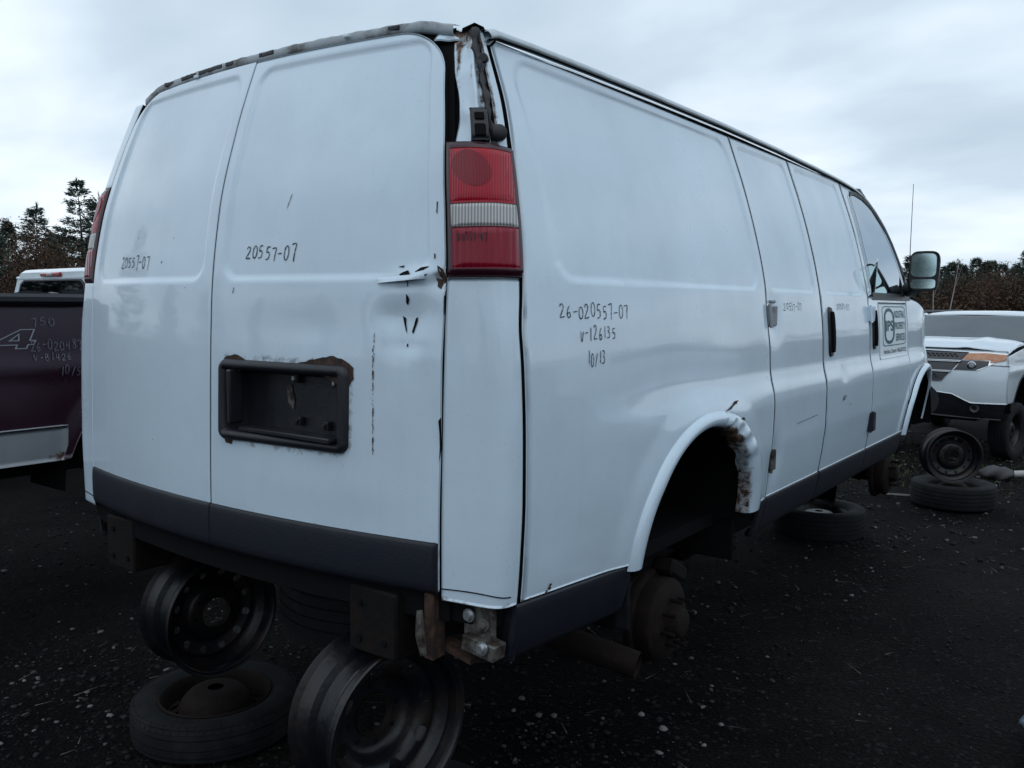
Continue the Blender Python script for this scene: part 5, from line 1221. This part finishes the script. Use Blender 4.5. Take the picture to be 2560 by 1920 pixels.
# fenders and doors
for s in (-1, 1):
    def sx(y, z): return s*(.985-.05*((z-.85)/.5)**2-.22*np.maximum(0, y-.45)**2+.012*np.exp(-((z-.98)/.05)**2))
    ys = np.unique(np.round(np.concatenate([-.46*np.cos(lin(0, math.pi, 50)), lin(.46, .74, 10), lin(-.9, -.46, 10)]), 5)); Y, Vv = np.meshgrid(ys, lin(0, 1, 26), indexing='ij')
    q = np.clip(1-(Y/.46)**2, 0, 1); zb = np.where(q > 0, np.maximum(.60, .46+.47*np.sqrt(q)), .60); zt = np.interp(Y, [-.9, -.4, 0, .4, .74], [1.285, 1.275, 1.245, 1.205, 1.165]); Z = zb+Vv*(zt-zb)
    sheet('front_fender', np.stack([sx(Y, Z), Y, Z], 2), WHITE2, suv, (s, 0, 0), skirt=.04, rust=np.zeros(Y.shape))
    for (y0, y1) in ((-1.95, -.91), (-2.95, -1.96), (-3.9, -2.96)):
        Y, Z = np.meshgrid(lin(y0, y1, 16), lin(.52, 1.27, 20), indexing='ij'); sheet('side_door', np.stack([sx(Y, Z), Y, Z], 2), WHITE2, suv, (s, 0, 0), skirt=.02, rust=np.zeros(Y.shape))
    th = lin(math.pi, 0, 24); Pw = np.array([[(s*(.95-xx), .47*math.cos(a), .46+.48*math.sin(a)) for xx in (0, .1, .4)] for a in th]); sheet('wheel_well', Pw, DARK, suv, (0, 0, -1), skirt=0)
    P2 = np.array([[(s*(.990-.05*((.46+rr*math.sin(a)-.85)/.5)**2), .0+ra*math.cos(a), .46+rr*math.sin(a)) for (ra, rr) in ((.46, .47), (.435, .445))] for a in lin(math.pi*.98, .02, 40)]); sheet('arch_trim', P2, BLACK, suv, (s, 0, 0), skirt=.03)
    w_ = link_mesh('road_wheel', TY_VAN, None, suv); w_.location = (s*.83, .0, .37); w_.rotation_euler = (0, 0, (0 if s > 0 else math.pi)+R(-6)); link_mesh('wheel_disc', WD_DARK, None, w_)
    w_ = link_mesh('road_wheel', TY_VAN, None, suv); w_.location = (s*.83, -2.86, .37); w_.rotation_euler = (0, 0, (0 if s > 0 else math.pi)); link_mesh('wheel_disc', WD_DARK, None, w_)
    # pillars, side glass, roof rail
    b = MB(); b.tube([(s*.90, -.62, 1.285), (s*.84, -.95, 1.44), (s*.76, -1.30, 1.585), (s*.72, -1.55, 1.635)], [.045, .042, .040, .035], 8); b.build('windscreen_pillar', WHITE2, suv)
    quad_sheet('side_window', [(s*.935, -.95, 1.275), (s*.935, -3.6, 1.275), (s*.80, -3.4, 1.60), (s*.80, -1.55, 1.60)][::s], GLASSD, suv, .008)
    b = MB(); b.tube([(s*.745, -1.42, 1.645), (s*.75, -1.6, 1.695), (s*.75, -3.4, 1.70), (s*.745, -3.6, 1.66)], .016, 8); b.build('roof_rail', BLACK, suv)
    b = MB(); b.box((s*1.06, -.85, 1.34), (.20, .10, .15), bev=.03); b.build('door_mirror', BLACK, suv)
# windscreen, cowl, roof
def ws(t, v): return (t*(.86-.16*v), -.52-.88*v-.10*t*t*(1-.4*v)+.04, 1.30+.335*v+.012*(1-t*t))
P = np.array([[ws(t, v) for v in lin(0, 1, 14)] for t in lin(-1, 1, 36)]); sheet('windscreen', P, FROST, suv, (0, .6, .6), skirt=.01)
P = np.array([[ws(t, v) for v in lin(-.02, .035, 4)] for t in lin(-1.02, 1.02, 36)]); P[..., 2] += .006; P[..., 1] += .012; sheet('cowl', P, BLACK, suv, (0, .6, .6), skirt=.01)
for s in (-.35, .3):
    b = MB(); b.tube([(s, -.50, 1.325), (s+.15, -.545, 1.345), (s+.42, -.57, 1.350)], .008, 6); b.build('wiper', BLACK, suv)
rows = [(-1.36, 1.632, .72), (-1.42, 1.650, .735), (-1.6, 1.668, .76), (-2.2, 1.69, .78), (-3.0, 1.685, .78), (-3.6, 1.65, .76), (-3.75, 1.60, .74)]
P = np.array([[(hw*t, y-.10*t*t*(i < 2)-.0, z+.02*(1-t*t)-.03*abs(t)**8) for t in lin(-1, 1, 36)] for i, (y, z, hw) in enumerate(rows)]); sheet('roof', P, WHITE2, suv, (0, 0, 1), skirt=.03, rust=np.zeros(P.shape[:2]))
quad_sheet('tailgate', [(-.95, -3.92, .55), (.95, -3.92, .55), (.93, -3.92, 1.27), (.74, -3.76, 1.60), (-.74, -3.76, 1.60), (-.93, -3.92, 1.27)], WHITE2, suv, .03)
b = MB(); b.box((0, -1.5, .50), (1.5, 4.6, .16)); b.build('chassis', DARK, suv, False)
b = MB(); b.box((0, .30, .62), (1.3, .9, .5)); b.build('engine_bay', DARK, suv, False)
SUV_D = R(7)
suv.rotation_euler = (0, 0, math.pi-SUV_D)
# put the left front wheel where the photo shows it
suv.scale = (.88, .88, .88)
for ch in suv.children:
    if not ch.name.startswith('road_wheel'): ch.location.z += .17      # body jacked up over its wheels
_wl = Matrix.Rotation(math.pi-SUV_D, 3, 'Z') @ Vector((-.73, 0, 0)); suv.location = (-.03-_wl.x, 9.35-_wl.y, 0)
s2 = copy_tree(suv); s2.location = (7.0, 16.0, 0); s2.rotation_euler = (0, 0, R(8)); tag(s2, 'white SUV farther along the aisle, to the right of the van', 'car')

# ------------------------------------------------------------------ trees
def leaf_mat(name, cols, rough=.8):
    m = bpy.data.materials.new(name); m.use_nodes = True; nt = m.node_tree; b = nt.nodes['Principled BSDF']; L = nt.links.new
    at = N(nt, 'ShaderNodeAttribute'); at.attribute_name = 'tone'
    r = N(nt, 'ShaderNodeValToRGB'); els = r.color_ramp.elements; els[0].color = (*cols[0], 1); els[1].color = (*cols[-1], 1)
    for i, c in enumerate(cols[1:-1]): e_ = els.new((i+1)/(len(cols)-1)); e_.color = (*c, 1)
    L(at.outputs['Fac'], r.inputs['Fac']); L(r.outputs[0], b.inputs['Base Color']); b.inputs['Roughness'].default_value = rough; b.inputs['Specular IOR Level'].default_value = .2
    return m
NEEDLE = leaf_mat('conifer_needles', [(.022, .040, .036), (.042, .068, .056), (.07, .10, .075)])
NEEDLE2 = leaf_mat('pine_needles', [(.028, .045, .040), (.052, .075, .062), (.085, .11, .085)])
BROWN = leaf_mat('autumn_leaves', [(.030, .021, .020), (.065, .040, .030), (.11, .062, .038), (.07, .065, .035)])
BARK = bsdf_mat('bark', (.03, .026, .024), .9, noise=(6, (.06, .05, .045), .4, .7))
BIRCH = bsdf_mat('pale_bark', (.30, .29, .28), .8, noise=(3, (.12, .11, .10), .5, .7))
def tri_cloud(name, Cn, D, Wd, tone, mat, parent=None):
    """leaf triangles: centres, direction*length, width vectors"""
    n = len(Cn); V = np.empty((n*3, 3)); V[0::3] = Cn-Wd; V[1::3] = Cn+Wd; V[2::3] = Cn+D
    me = bpy.data.meshes.new(name); me.vertices.add(n*3); me.vertices.foreach_set('co', V.ravel().astype(np.float32)); me.loops.add(n*3); me.loops.foreach_set('vertex_index', np.arange(n*3, dtype=np.int32))
    me.polygons.add(n); me.polygons.foreach_set('loop_start', np.arange(0, n*3, 3, dtype=np.int32)); me.polygons.foreach_set('loop_total', np.full(n, 3, np.int32))
    a = me.attributes.new('tone', 'FLOAT', 'FACE'); a.data.foreach_set('value', np.asarray(tone, np.float32)); me.update(); me.validate()
    return me
def conifer(seed, H, spread, sparse, upsweep, base=.12, needle=NEEDLE):
    rg = np.random.default_rng(seed); tr = MB(); k = 9
    lean = rg.uniform(-.02, .02, 2); pts = [(lean[0]*H*t*t+.06*math.sin(t*7+seed), lean[1]*H*t*t, H*t) for t in lin(0, .99, k)]
    tr.tube(pts, [max(.012, H*.017*(1-t)**.9) for t in lin(0, 1, k)], 7)
    Cn, D, Wd, tone = [], [], [], []
    z = H*base; wh = 0
    while z < H*.985:
        f = (z/H-base)/(1-base); L = spread*(1-f)**.85*(.55+.45*min(1, f*5+.35))+.10
        nb = rg.integers(5, 8)
        for b_ in range(nb):
            if rg.random() < sparse*.35: continue
            az = 2*math.pi*(b_/nb)+rg.uniform(-.5, .5)+wh; l = L*rg.uniform(.55, 1.18)*(1.25 if rg.random() < .12 else 1)
            el0 = upsweep*rg.uniform(.2, 1.1)+.35*f; bx, by = np.interp(z/H, lin(0, .99, k), [p[0] for p in pts]), np.interp(z/H, lin(0, .99, k), [p[1] for p in pts])
            ns = max(4, int(l/.16)); p = np.array([bx, by, z]); path = [p.copy()]
            for s in range(ns):
                t = s/ns; el = el0*(-.45+1.35*t) if upsweep > .2 else (-.25+.35*t+el0*.2); step = l/ns
                p = p+step*np.array([math.cos(az)*math.cos(el), math.sin(az)*math.cos(el), math.sin(el)]); path.append(p.copy())
                if t < .08: continue
                dens = 15 if sparse < .5 else 16
                side = l*(.24 if sparse < .5 else .22)*(1-.5*t)+.08
                for q in range(dens):
                    sd_ = rg.choice([-1, 1]); off = np.array([-math.sin(az)*sd_, math.cos(az)*sd_, 0])*rg.uniform(0, side)
                    d = np.array([math.cos(az+sd_*.7), math.sin(az+sd_*.7), rg.uniform(-.25, .55)]); d = d/np.linalg.norm(d)*rg.uniform(.12, .26)*(.7+.05*H)
                    w = np.cross(d, rg.normal(size=3)); w = w/np.linalg.norm(w)*rg.uniform(.018, .042)*(.7+.05*H)
                    Cn.append(p+off+rg.normal(size=3)*np.array([.06, .06, .09])); D.append(d); Wd.append(w); tone.append(np.clip(rg.normal(.35+.35*t, .2), 0, 1))
            if l > .5: tr.tube([tuple(path[0]), tuple(path[len(path)//2]), tuple(path[-1])], [.012+.006*l, .010, .004], 4, cap=False)
        z += H*rg.uniform(.02, .05)*(1 if sparse < .5 else 1.08); wh += 1.1
    for i in range(24):
        d = np.array([rg.normal()*.3, rg.normal()*.3, 1]); d = d/np.linalg.norm(d)*.32; Cn.append(np.array([pts[-1][0], pts[-1][1], H*rg.uniform(.93, .99)])); D.append(d); Wd.append(np.array([.03, .0, 0])); tone.append(.5)
    me = tri_cloud('crown', np.array(Cn), np.array(D), np.array(Wd), tone, needle)
    o = tr.build('trunk', BARK); tme = o.data; bpy.data.objects.remove(o); me.materials.append(needle)
    return tme, me
def broadleaf(seed, H, spread, n=7000):
    rg = np.random.default_rng(seed); tr = MB(); ends = []
    for b_ in range(6):
        az = rg.uniform(0, 6.28); l = H*rg.uniform(.6, .95); p = np.array([rg.normal()*.1, rg.normal()*.1, 0]); path = [p.copy()]
        for s in range(6):
            p = p+np.array([math.cos(az)*spread/6*rg.uniform(.4, 1), math.sin(az)*spread/6*rg.uniform(.4, 1), l/6]); az += rg.normal()*.4; path.append(p.copy())
            if s > 1: ends.append(p.copy())
        tr.tube([tuple(q) for q in path], [.05*H/5*(1-.13*i) for i in range(7)], 5, cap=False)
    ends = np.array(ends); c = ends[rg.integers(0, len(ends), n)]; Cn = c+np.clip(rg.normal(size=(n, 3)), -1.7, 1.7)*np.array([spread*.22, spread*.22, H*.10]); Cn[:, 2] = np.abs(Cn[:, 2])
    D = rg.normal(size=(n, 3)); D /= np.linalg.norm(D, axis=1, keepdims=True); Wd = np.cross(D, rg.normal(size=(n, 3))); Wd /= np.linalg.norm(Wd, axis=1, keepdims=True)
    D *= rg.uniform(.07, .16, (n, 1)); Wd *= rg.uniform(.02, .045, (n, 1)); tone = np.clip(rg.normal(.45, .22, n), 0, 1)
    me = tri_cloud('crown', Cn, D, Wd, tone, BROWN); me.materials.append(BROWN); o = tr.build('trunk', BARK); t = o.data; bpy.data.objects.remove(o); return t, me
def place_tree(name, ms, x, y, rz, s, label, group):
    t = empty(name, (x, y, 0), rz); t.scale = (s, s, s); tag(t, label, 'tree', group)
    link_mesh('trunk', ms[0], None, t); link_mesh('crown', ms[1], None, t, False); return t
def dir_at(px, dist):
    """ground point under image column px at a distance (plan)"""
    a = YAW+math.atan((px-1280)/2160.46); return CAM_POS[0]+dist*math.sin(a), CAM_POS[1]+dist*math.cos(a)
PINE_A = conifer(3, 9.0, 2.9, .75, .75, .30, NEEDLE2); SPRUCE = conifer(12, 7.0, 2.3, .35, .42, .12); PINE_B = conifer(21, 8.0, 2.6, .6, .6, .2, NEEDLE2); NARROW = conifer(33, 6.0, 1.1, .2, .1, .06); BUSHY = conifer(44, 6.0, 2.4, .3, .5, .05)
BROAD_A, BROAD_B = broadleaf(5, 4.6, 2.6), broadleaf(6, 4.0, 2.2)
def tp(px, dist, ms, scale, rz, name, label, group): x, y = dir_at(px, dist); return place_tree(name, ms, x, y, rz, scale, label, group)
GL_, GR_ = 'trees behind the pickups on the left', 'trees along the right horizon'
tp(214, 50, PINE_A, .874, .4, 'pine_tree', 'tallest pine with upswept open branches, left of the van', GL_)
tp(108, 48, SPRUCE, .90, 1.2, 'spruce_tree', 'broad dark spruce above the white pickup\'s roof', GL_)
tp(30, 55, NARROW, 1.0, .2, 'spruce_tree', 'small narrow spruce left of the broad one', GL_)
tp(-10, 46, SPRUCE, .76, 2.6, 'spruce_tree', 'spruce cut by the left edge of the picture', GL_)
tp(262, 54, PINE_B, .965, 3.0, 'pine_tree', 'pine half hidden by the van\'s left tail lamp', GL_)
tp(240, 52, BUSHY, .85, 1.9, 'pine_tree', 'low bushy pine right of the tallest pine', GL_)
tp(148, 52, BUSHY, .84, .7, 'pine_tree', 'low bushy pine between the spruce and the tallest pine', GL_)
tp(60, 45, BUSHY, .52, 1.7, 'pine_tree', 'low dark evergreen beneath the broad spruce', GL_)
tp(118, 46, BUSHY, .50, 3.7, 'pine_tree', 'low dark evergreen at the foot of the tallest pine', GL_)
for i, (px, d, ms, s, lb) in enumerate(((172, 44, BROAD_A, 1.08, 'brown bush in front of the tallest pine'), (225, 43, BROAD_B, 1.15, 'brown bush beside the van\'s left tail lamp'), (5, 44, BROAD_B, .80, 'brown bush at the left edge'), (40, 47, BROAD_A, .66, 'rusty brown bush left of the spruce'))):
    tp(px, d, ms, s, i*1.3, 'autumn_tree', lb, 'brown bushes on the left')
for i, (px, d, ms, s, lb) in enumerate(((2263, 78, PINE_B, .70, 'pine showing just left of the van\'s mirror'), (2350, 74, BUSHY, .80, 'dark pine right of the van\'s mirror'), (2380, 76, PINE_B, .69, 'pine with a pointed top above the SUV'), (2426, 72, BUSHY, .88, 'broad dense pine above the SUV\'s roof'), (2448, 74, PINE_B, .62, 'pine right of the broad one'), (2470, 75, BUSHY, .87, 'rounded pine near the right edge'), (2512, 78, PINE_B, .58, 'short open pine near the right edge'), (2560, 58, SPRUCE, .74, 'tallest dark conifer at the right edge'), (2536, 70, BUSHY, .66, 'low pine beneath the conifer at the right edge'), (2315, 80, BUSHY, .80, 'pine hidden behind the van\'s mirror'))):
    tp(px, d, ms, s, i*.9, 'pine_tree', lb, GR_)
for i, (px, d, ms, s, lb) in enumerate(((2360, 64, BROAD_A, .88, 'brown bush left of the pale birch stems'), (2425, 62, BROAD_B, .92, 'brown bush behind the pale birch stems'), (2490, 60, BROAD_A, .86, 'brown bush above the SUV\'s roof rail'), (2550, 58, BROAD_B, 1.0, 'reddish bush at the right edge'))):
    tp(px, d, ms, s, i*1.1+.5, 'autumn_tree', lb, 'brown bushes on the right')
for i, (px, d, h, ln, lb) in enumerate(((2330, 45, 3.1, -.1, 'thin pale birch stem, left one of two'), (2362, 44, 3.8, .35, 'thin pale birch stem leaning right'))):
    x, y = dir_at(px, d); b = MB(); b.tube([(0, 0, 0), (ln*.3, 0, h*.4), (ln*.8, 0, h*.75), (ln, .1, h)], [.03, .026, .02, .008], 6); b.tube([(ln*.8, 0, h*.7), (ln*.8+.25, 0, h*.95)], [.012, .004], 5)
    t = empty('birch_tree', (x, y, 0)); tag(t, lb, 'tree', 'pale birch stems'); b.build('trunk', BIRCH, t)
    n = 40; rg = np.random.default_rng(i); Cn = np.array([ln, 0, h*.95])+rg.normal(size=(n, 3))*.25; D = rg.normal(size=(n, 3))*.06; me = tri_cloud('crown', Cn, D, rg.normal(size=(n, 3))*.02, rg.random(n), BROWN); me.materials.append(BROWN); link_mesh('crown', me, None, t, False)
for i, (px, d, s, lb) in enumerate(((2296, 70, .84, 'dense pine whose top shows left of the van\'s mirror'), (2366, 68, .80, 'dense pine behind the leaning birch stem'), (2398, 69, .78, 'dense pine left of the broad pine'), (2456, 67, .80, 'dense pine just right of the broad pine'), (2492, 66, .76, 'dense pine above the SUV\'s right roof edge'), (2530, 64, .74, 'dense pine left of the conifer at the right edge'))):
    tp(px, d, BUSHY, s, i*2.1+.4, 'pine_tree', lb, GR_)
# trees behind the camera: they only show as reflections in the paint
k = 0
for i in range(22):
    a = R(60+i*9.4); d = 38+12*random.random(); x, y = 1.2+d*math.sin(a), -1.6+d*math.cos(a); ms = random.choice([PINE_A, SPRUCE, PINE_B, BUSHY]); s = random.uniform(.8, 1.35)
    place_tree('pine_tree', ms, x, y, random.uniform(0, 6), s, 'conifer of the wood behind the viewer', 'wood behind the viewer')
for i in range(15):      # the rest of the treeline, hidden by the van in the photograph
    a = R(-58+i*3.3); d = random.uniform(58, 76); place_tree('pine_tree', random.choice([PINE_B, BUSHY, SPRUCE]), 1.2+d*math.sin(a), -1.6+d*math.cos(a), random.uniform(0, 6), random.uniform(.7, 1.05), 'pine of the treeline hidden behind the van', 'treeline behind the van')
# undergrowth belt round the yard
n = 90000; a = RNG.uniform(0, 2*math.pi, n); d = RNG.uniform(52, 66, n)-6*(np.abs(((a+1.15+math.pi) % (2*math.pi))-math.pi) < .35)
h = (1.5+1.2*vnoise(a*9, d*.05, 1.0, 31)+.8*vnoise(a*40, d*.05, 1.0, 32))
Cn = np.stack([1.2+d*np.sin(a), -1.6+d*np.cos(a), h*RNG.uniform(0, 1, n)**1.25], 1)
D = RNG.normal(size=(n, 3)); D /= np.linalg.norm(D, axis=1, keepdims=True); Wd = np.cross(D, RNG.normal(size=(n, 3))); Wd /= np.linalg.norm(Wd, axis=1, keepdims=True)
tone = np.clip(.02+.6*vnoise(a*14, d*.1, 1.0, 33)+RNG.normal(0, .12, n), 0, 1)
me = tri_cloud('undergrowth', Cn, D*RNG.uniform(.12, .34, (n, 1)), Wd*RNG.uniform(.04, .10, (n, 1)), tone, BROWN); me.materials.append(BROWN)
tag(link_mesh('undergrowth', me, None, None, False), 'brown undergrowth and scrub along the edge of the yard', 'undergrowth', kind='stuff')

# ------------------------------------------------------------------ gravel, litter and grass on the ground
def tone_mat(name, cols, rough=.85):
    return leaf_mat(name, cols, rough)
STONE = tone_mat('gravel_stone', [(.005, .005, .006), (.013, .013, .014), (.035, .035, .035), (.19, .185, .18)])
PHI = (1+5**.5)/2
ICO_V = np.array([(-1, PHI, 0), (1, PHI, 0), (-1, -PHI, 0), (1, -PHI, 0), (0, -1, PHI), (0, 1, PHI), (0, -1, -PHI), (0, 1, -PHI), (PHI, 0, -1), (PHI, 0, 1), (-PHI, 0, -1), (-PHI, 0, 1)])/1.9
ICO_F = np.array([(0, 11, 5), (0, 5, 1), (0, 1, 7), (0, 7, 10), (0, 10, 11), (1, 5, 9), (5, 11, 4), (11, 10, 2), (10, 7, 6), (7, 1, 8), (3, 9, 4), (3, 4, 2), (3, 2, 6), (3, 6, 8), (3, 8, 9), (4, 9, 5), (2, 4, 11), (6, 2, 10), (8, 6, 7), (9, 8, 1)])
def stones(n, xr, yr, smin, smax, pale, seed):
    rg = np.random.default_rng(seed); x = rg.uniform(*xr, n); y = rg.uniform(*yr, n); dens = vnoise(x, y, 1.3, seed+1)*.6+vnoise(x, y, 5, seed+2)*.4; k = rg.random(n) < dens*1.3; x, y = x[k], y[k]; m = len(x)
    s = smin+(smax-smin)*rg.random(m)**3.2
    V = ICO_V[None]*.5*(1+.6*(rg.random((m, 12, 1))-.5)); V = V*s[:, None, None]*np.stack([rg.uniform(.8, 1.6, m), rg.uniform(.7, 1.2, m), rg.uniform(.4, .8, m)], 1)[:, None, :]
    a = rg.uniform(0, 6.28, m); c, sn = np.cos(a)[:, None], np.sin(a)[:, None]; X = V[..., 0]*c-V[..., 1]*sn; Y = V[..., 0]*sn+V[..., 1]*c
    P = np.stack([X+x[:, None], Y+y[:, None], V[..., 2]+(ground_z(x, y)+s*.12)[:, None]], 2)
    tone = np.where(rg.random(m) < pale, rg.uniform(.55, 1.0, m), rg.uniform(0, .5, m))
    return P, tone
Ps, Ts = [], []
for args in ((12000, (-6, 0), (-1.6, 5), .006, .030, .24, 1), (9000, (-1.2, 2.0), (.3, 9), .004, .022, .10, 2), (6500, (-3.2, 0.6), (-1.2, 1.2), .005, .028, .24, 3), (6000, (-1.5, 2.5), (4.5, 11), .008, .045, .30, 4)):
    P, T = stones(*args); Ps.append(P); Ts.append(T)
P = np.concatenate(Ps); T = np.concatenate(Ts); m_ = len(P)
F = (ICO_F[None]+12*np.arange(m_)[:, None, None]).reshape(-1, 3)
me = bpy.data.meshes.new('gravel'); me.vertices.add(m_*12); me.vertices.foreach_set('co', P.reshape(-1).astype(np.float32)); me.loops.add(len(F)*3); me.loops.foreach_set('vertex_index', F.reshape(-1).astype(np.int32)); me.polygons.add(len(F)); me.polygons.foreach_set('loop_start', np.arange(0, len(F)*3, 3, dtype=np.int32)); me.polygons.foreach_set('loop_total', np.full(len(F), 3, np.int32))
at_ = me.attributes.new('tone', 'FLOAT', 'FACE'); at_.data.foreach_set('value', np.repeat(T, 20).astype(np.float32)); me.update(); me.validate(); me.materials.append(STONE)
tag(link_mesh('gravel', me, None, None, True), 'loose dark and pale gravel scattered over the yard', 'gravel', kind='stuff')
# straw and splinters
STRAW = tone_mat('straw', [(.05, .045, .035), (.12, .11, .09), (.2, .19, .17)])
n = 260; rg = np.random.default_rng(9); x = rg.uniform(-3, 1.8, n); y = rg.uniform(-1, 9, n); a = rg.uniform(0, 3.14, n); l = rg.uniform(.03, .14, n); Cn = np.stack([x, y, ground_z(x, y)+.012], 1); D = np.stack([np.cos(a)*l, np.sin(a)*l, rg.uniform(0, .01, n)], 1); Wd = np.stack([-np.sin(a)*.0025, np.cos(a)*.0025, 0*a], 1)
me = tri_cloud('straw_litter', Cn, D, Wd, rg.random(n), STRAW); me.materials.append(STRAW); tag(link_mesh('straw_litter', me, None, None, False), 'scattered straw and splinters on the black ground', 'litter', kind='stuff')
# grass tuft patch beyond the van's nose
GRASS = tone_mat('grass_blades', [(.014, .02, .008), (.03, .045, .012), (.05, .07, .018)])
n = 1500; x = np.concatenate([rg.normal(-1.3, .9, n//2), rg.normal(1.0, .5, n-n//2)]); y = np.concatenate([rg.normal(8.0, .6, n//2), rg.normal(10.5, .5, n-n//2)]); Cn = np.stack([x, y, ground_z(x, y)], 1); D = np.stack([rg.normal(0, .03, n), rg.normal(0, .03, n), rg.uniform(.02, .07, n)], 1); Wd = np.stack([rg.normal(0, .006, n), rg.normal(0, .006, n), 0*x], 1)
me = tri_cloud('grass', Cn, D, Wd, rg.random(n), GRASS); me.materials.append(GRASS); tag(link_mesh('grass', me, None, None, False), 'thin green grass under the white SUV', 'grass', kind='stuff')
# debris by the SUV
tb = empty('scrap_cloth', (.08, 7.98, 0)); tag(tb, 'crumpled grey rag with a pale pipe end, on the gravel before the SUV', 'rag')
V, F = [], []
for i in range(14):
    for j in range(16):
        u, t = i/13*math.pi*.95+.08, 2*math.pi*j/16; r = .075*math.sin(u)*(1+.25*math.sin(3*t+i))+.01; V.append((-.19+.33*i/13, r*1.3*math.cos(t), .06+r*.85*math.sin(t)))
for i in range(13):
    for j in range(16): F.append((i*16+j, i*16+(j+1) % 16, (i+1)*16+(j+1) % 16, (i+1)*16+j))
raw('rag_body', V, F, bsdf_mat('rag_grey', (.06, .06, .065), .9, bump=(30, .6, .01)), tb)
b = MB(); b.tube([(.12, 0, .07), (.24, .02, .085)], .035, 12); b.build('pipe_end', bsdf_mat('pale_plastic', (.35, .34, .33), .5), tb)
for (x, y, l, w, rz, lb) in ((-.25, 6.95, .42, .03, .15, 'pale wooden strip on the gravel beside the standing rim'), (.02, 7.6, .16, .04, -.1, 'short pale strip on the gravel right of the rim'), (-.55, 6.6, .36, .02, .3, 'thin pale stick near the van\'s front suspension')):
    V, F = [], []; n = 7
    for i in range(n):
        u = -l/2+l*i/(n-1); ww = w*(.5+.12*math.sin(i*2.1)); V += [(u, -ww, 0), (u+.004, ww, .0), (u, ww*.9, .012), (u, -ww*.85, .014)]
    for i in range(n-1):
        for k in range(4): F.append((4*i+k, 4*i+(k+1) % 4, 4*i+4+(k+1) % 4, 4*i+4+k))
    F += [(3, 2, 1, 0), tuple(4*(n-1)+k for k in range(4))]
    o = raw('wood_scrap', V, F, BIRCH, None, True, 40); o.location = (x, y, float(ground_z(x, y))+.004); o.rotation_euler = (0, 0, rz); tag(o, lb, 'wood scrap', 'pale scraps on the ground')
# torn blue-white plastic piece at the bottom right corner
V, F = [], []
for i in range(16):
    for j in range(8):
        t, u = i/15, j/7-.5; V.append((.04*math.sin(t*2)+u*(.05+.07*t)*1.4, .28-.55*t+.02*math.sin(7*t), .02+.10*math.sin(math.pi*(.15+.8*t))+.05*math.cos(u*3.1)-.05+.006*math.sin(i*1.3+j)))
F = [(i*8+j, i*8+j+1, (i+1)*8+j+1, (i+1)*8+j) for i in range(15) for j in range(7)]
pl = raw('plastic_shard', V, F, bsdf_mat('blue_white_plastic', (.28, .36, .46), .35, noise=(14, (.08, .12, .20), .45, .62), bump=(25, .5, .01)), None); so = pl.modifiers.new('thickness', 'SOLIDIFY'); so.thickness = .004
pl.location = (.955, 1.93, .02); pl.rotation_euler = (0, 0, .25); tag(pl, 'torn pale blue plastic trim lying at the bottom right corner', 'plastic scrap')
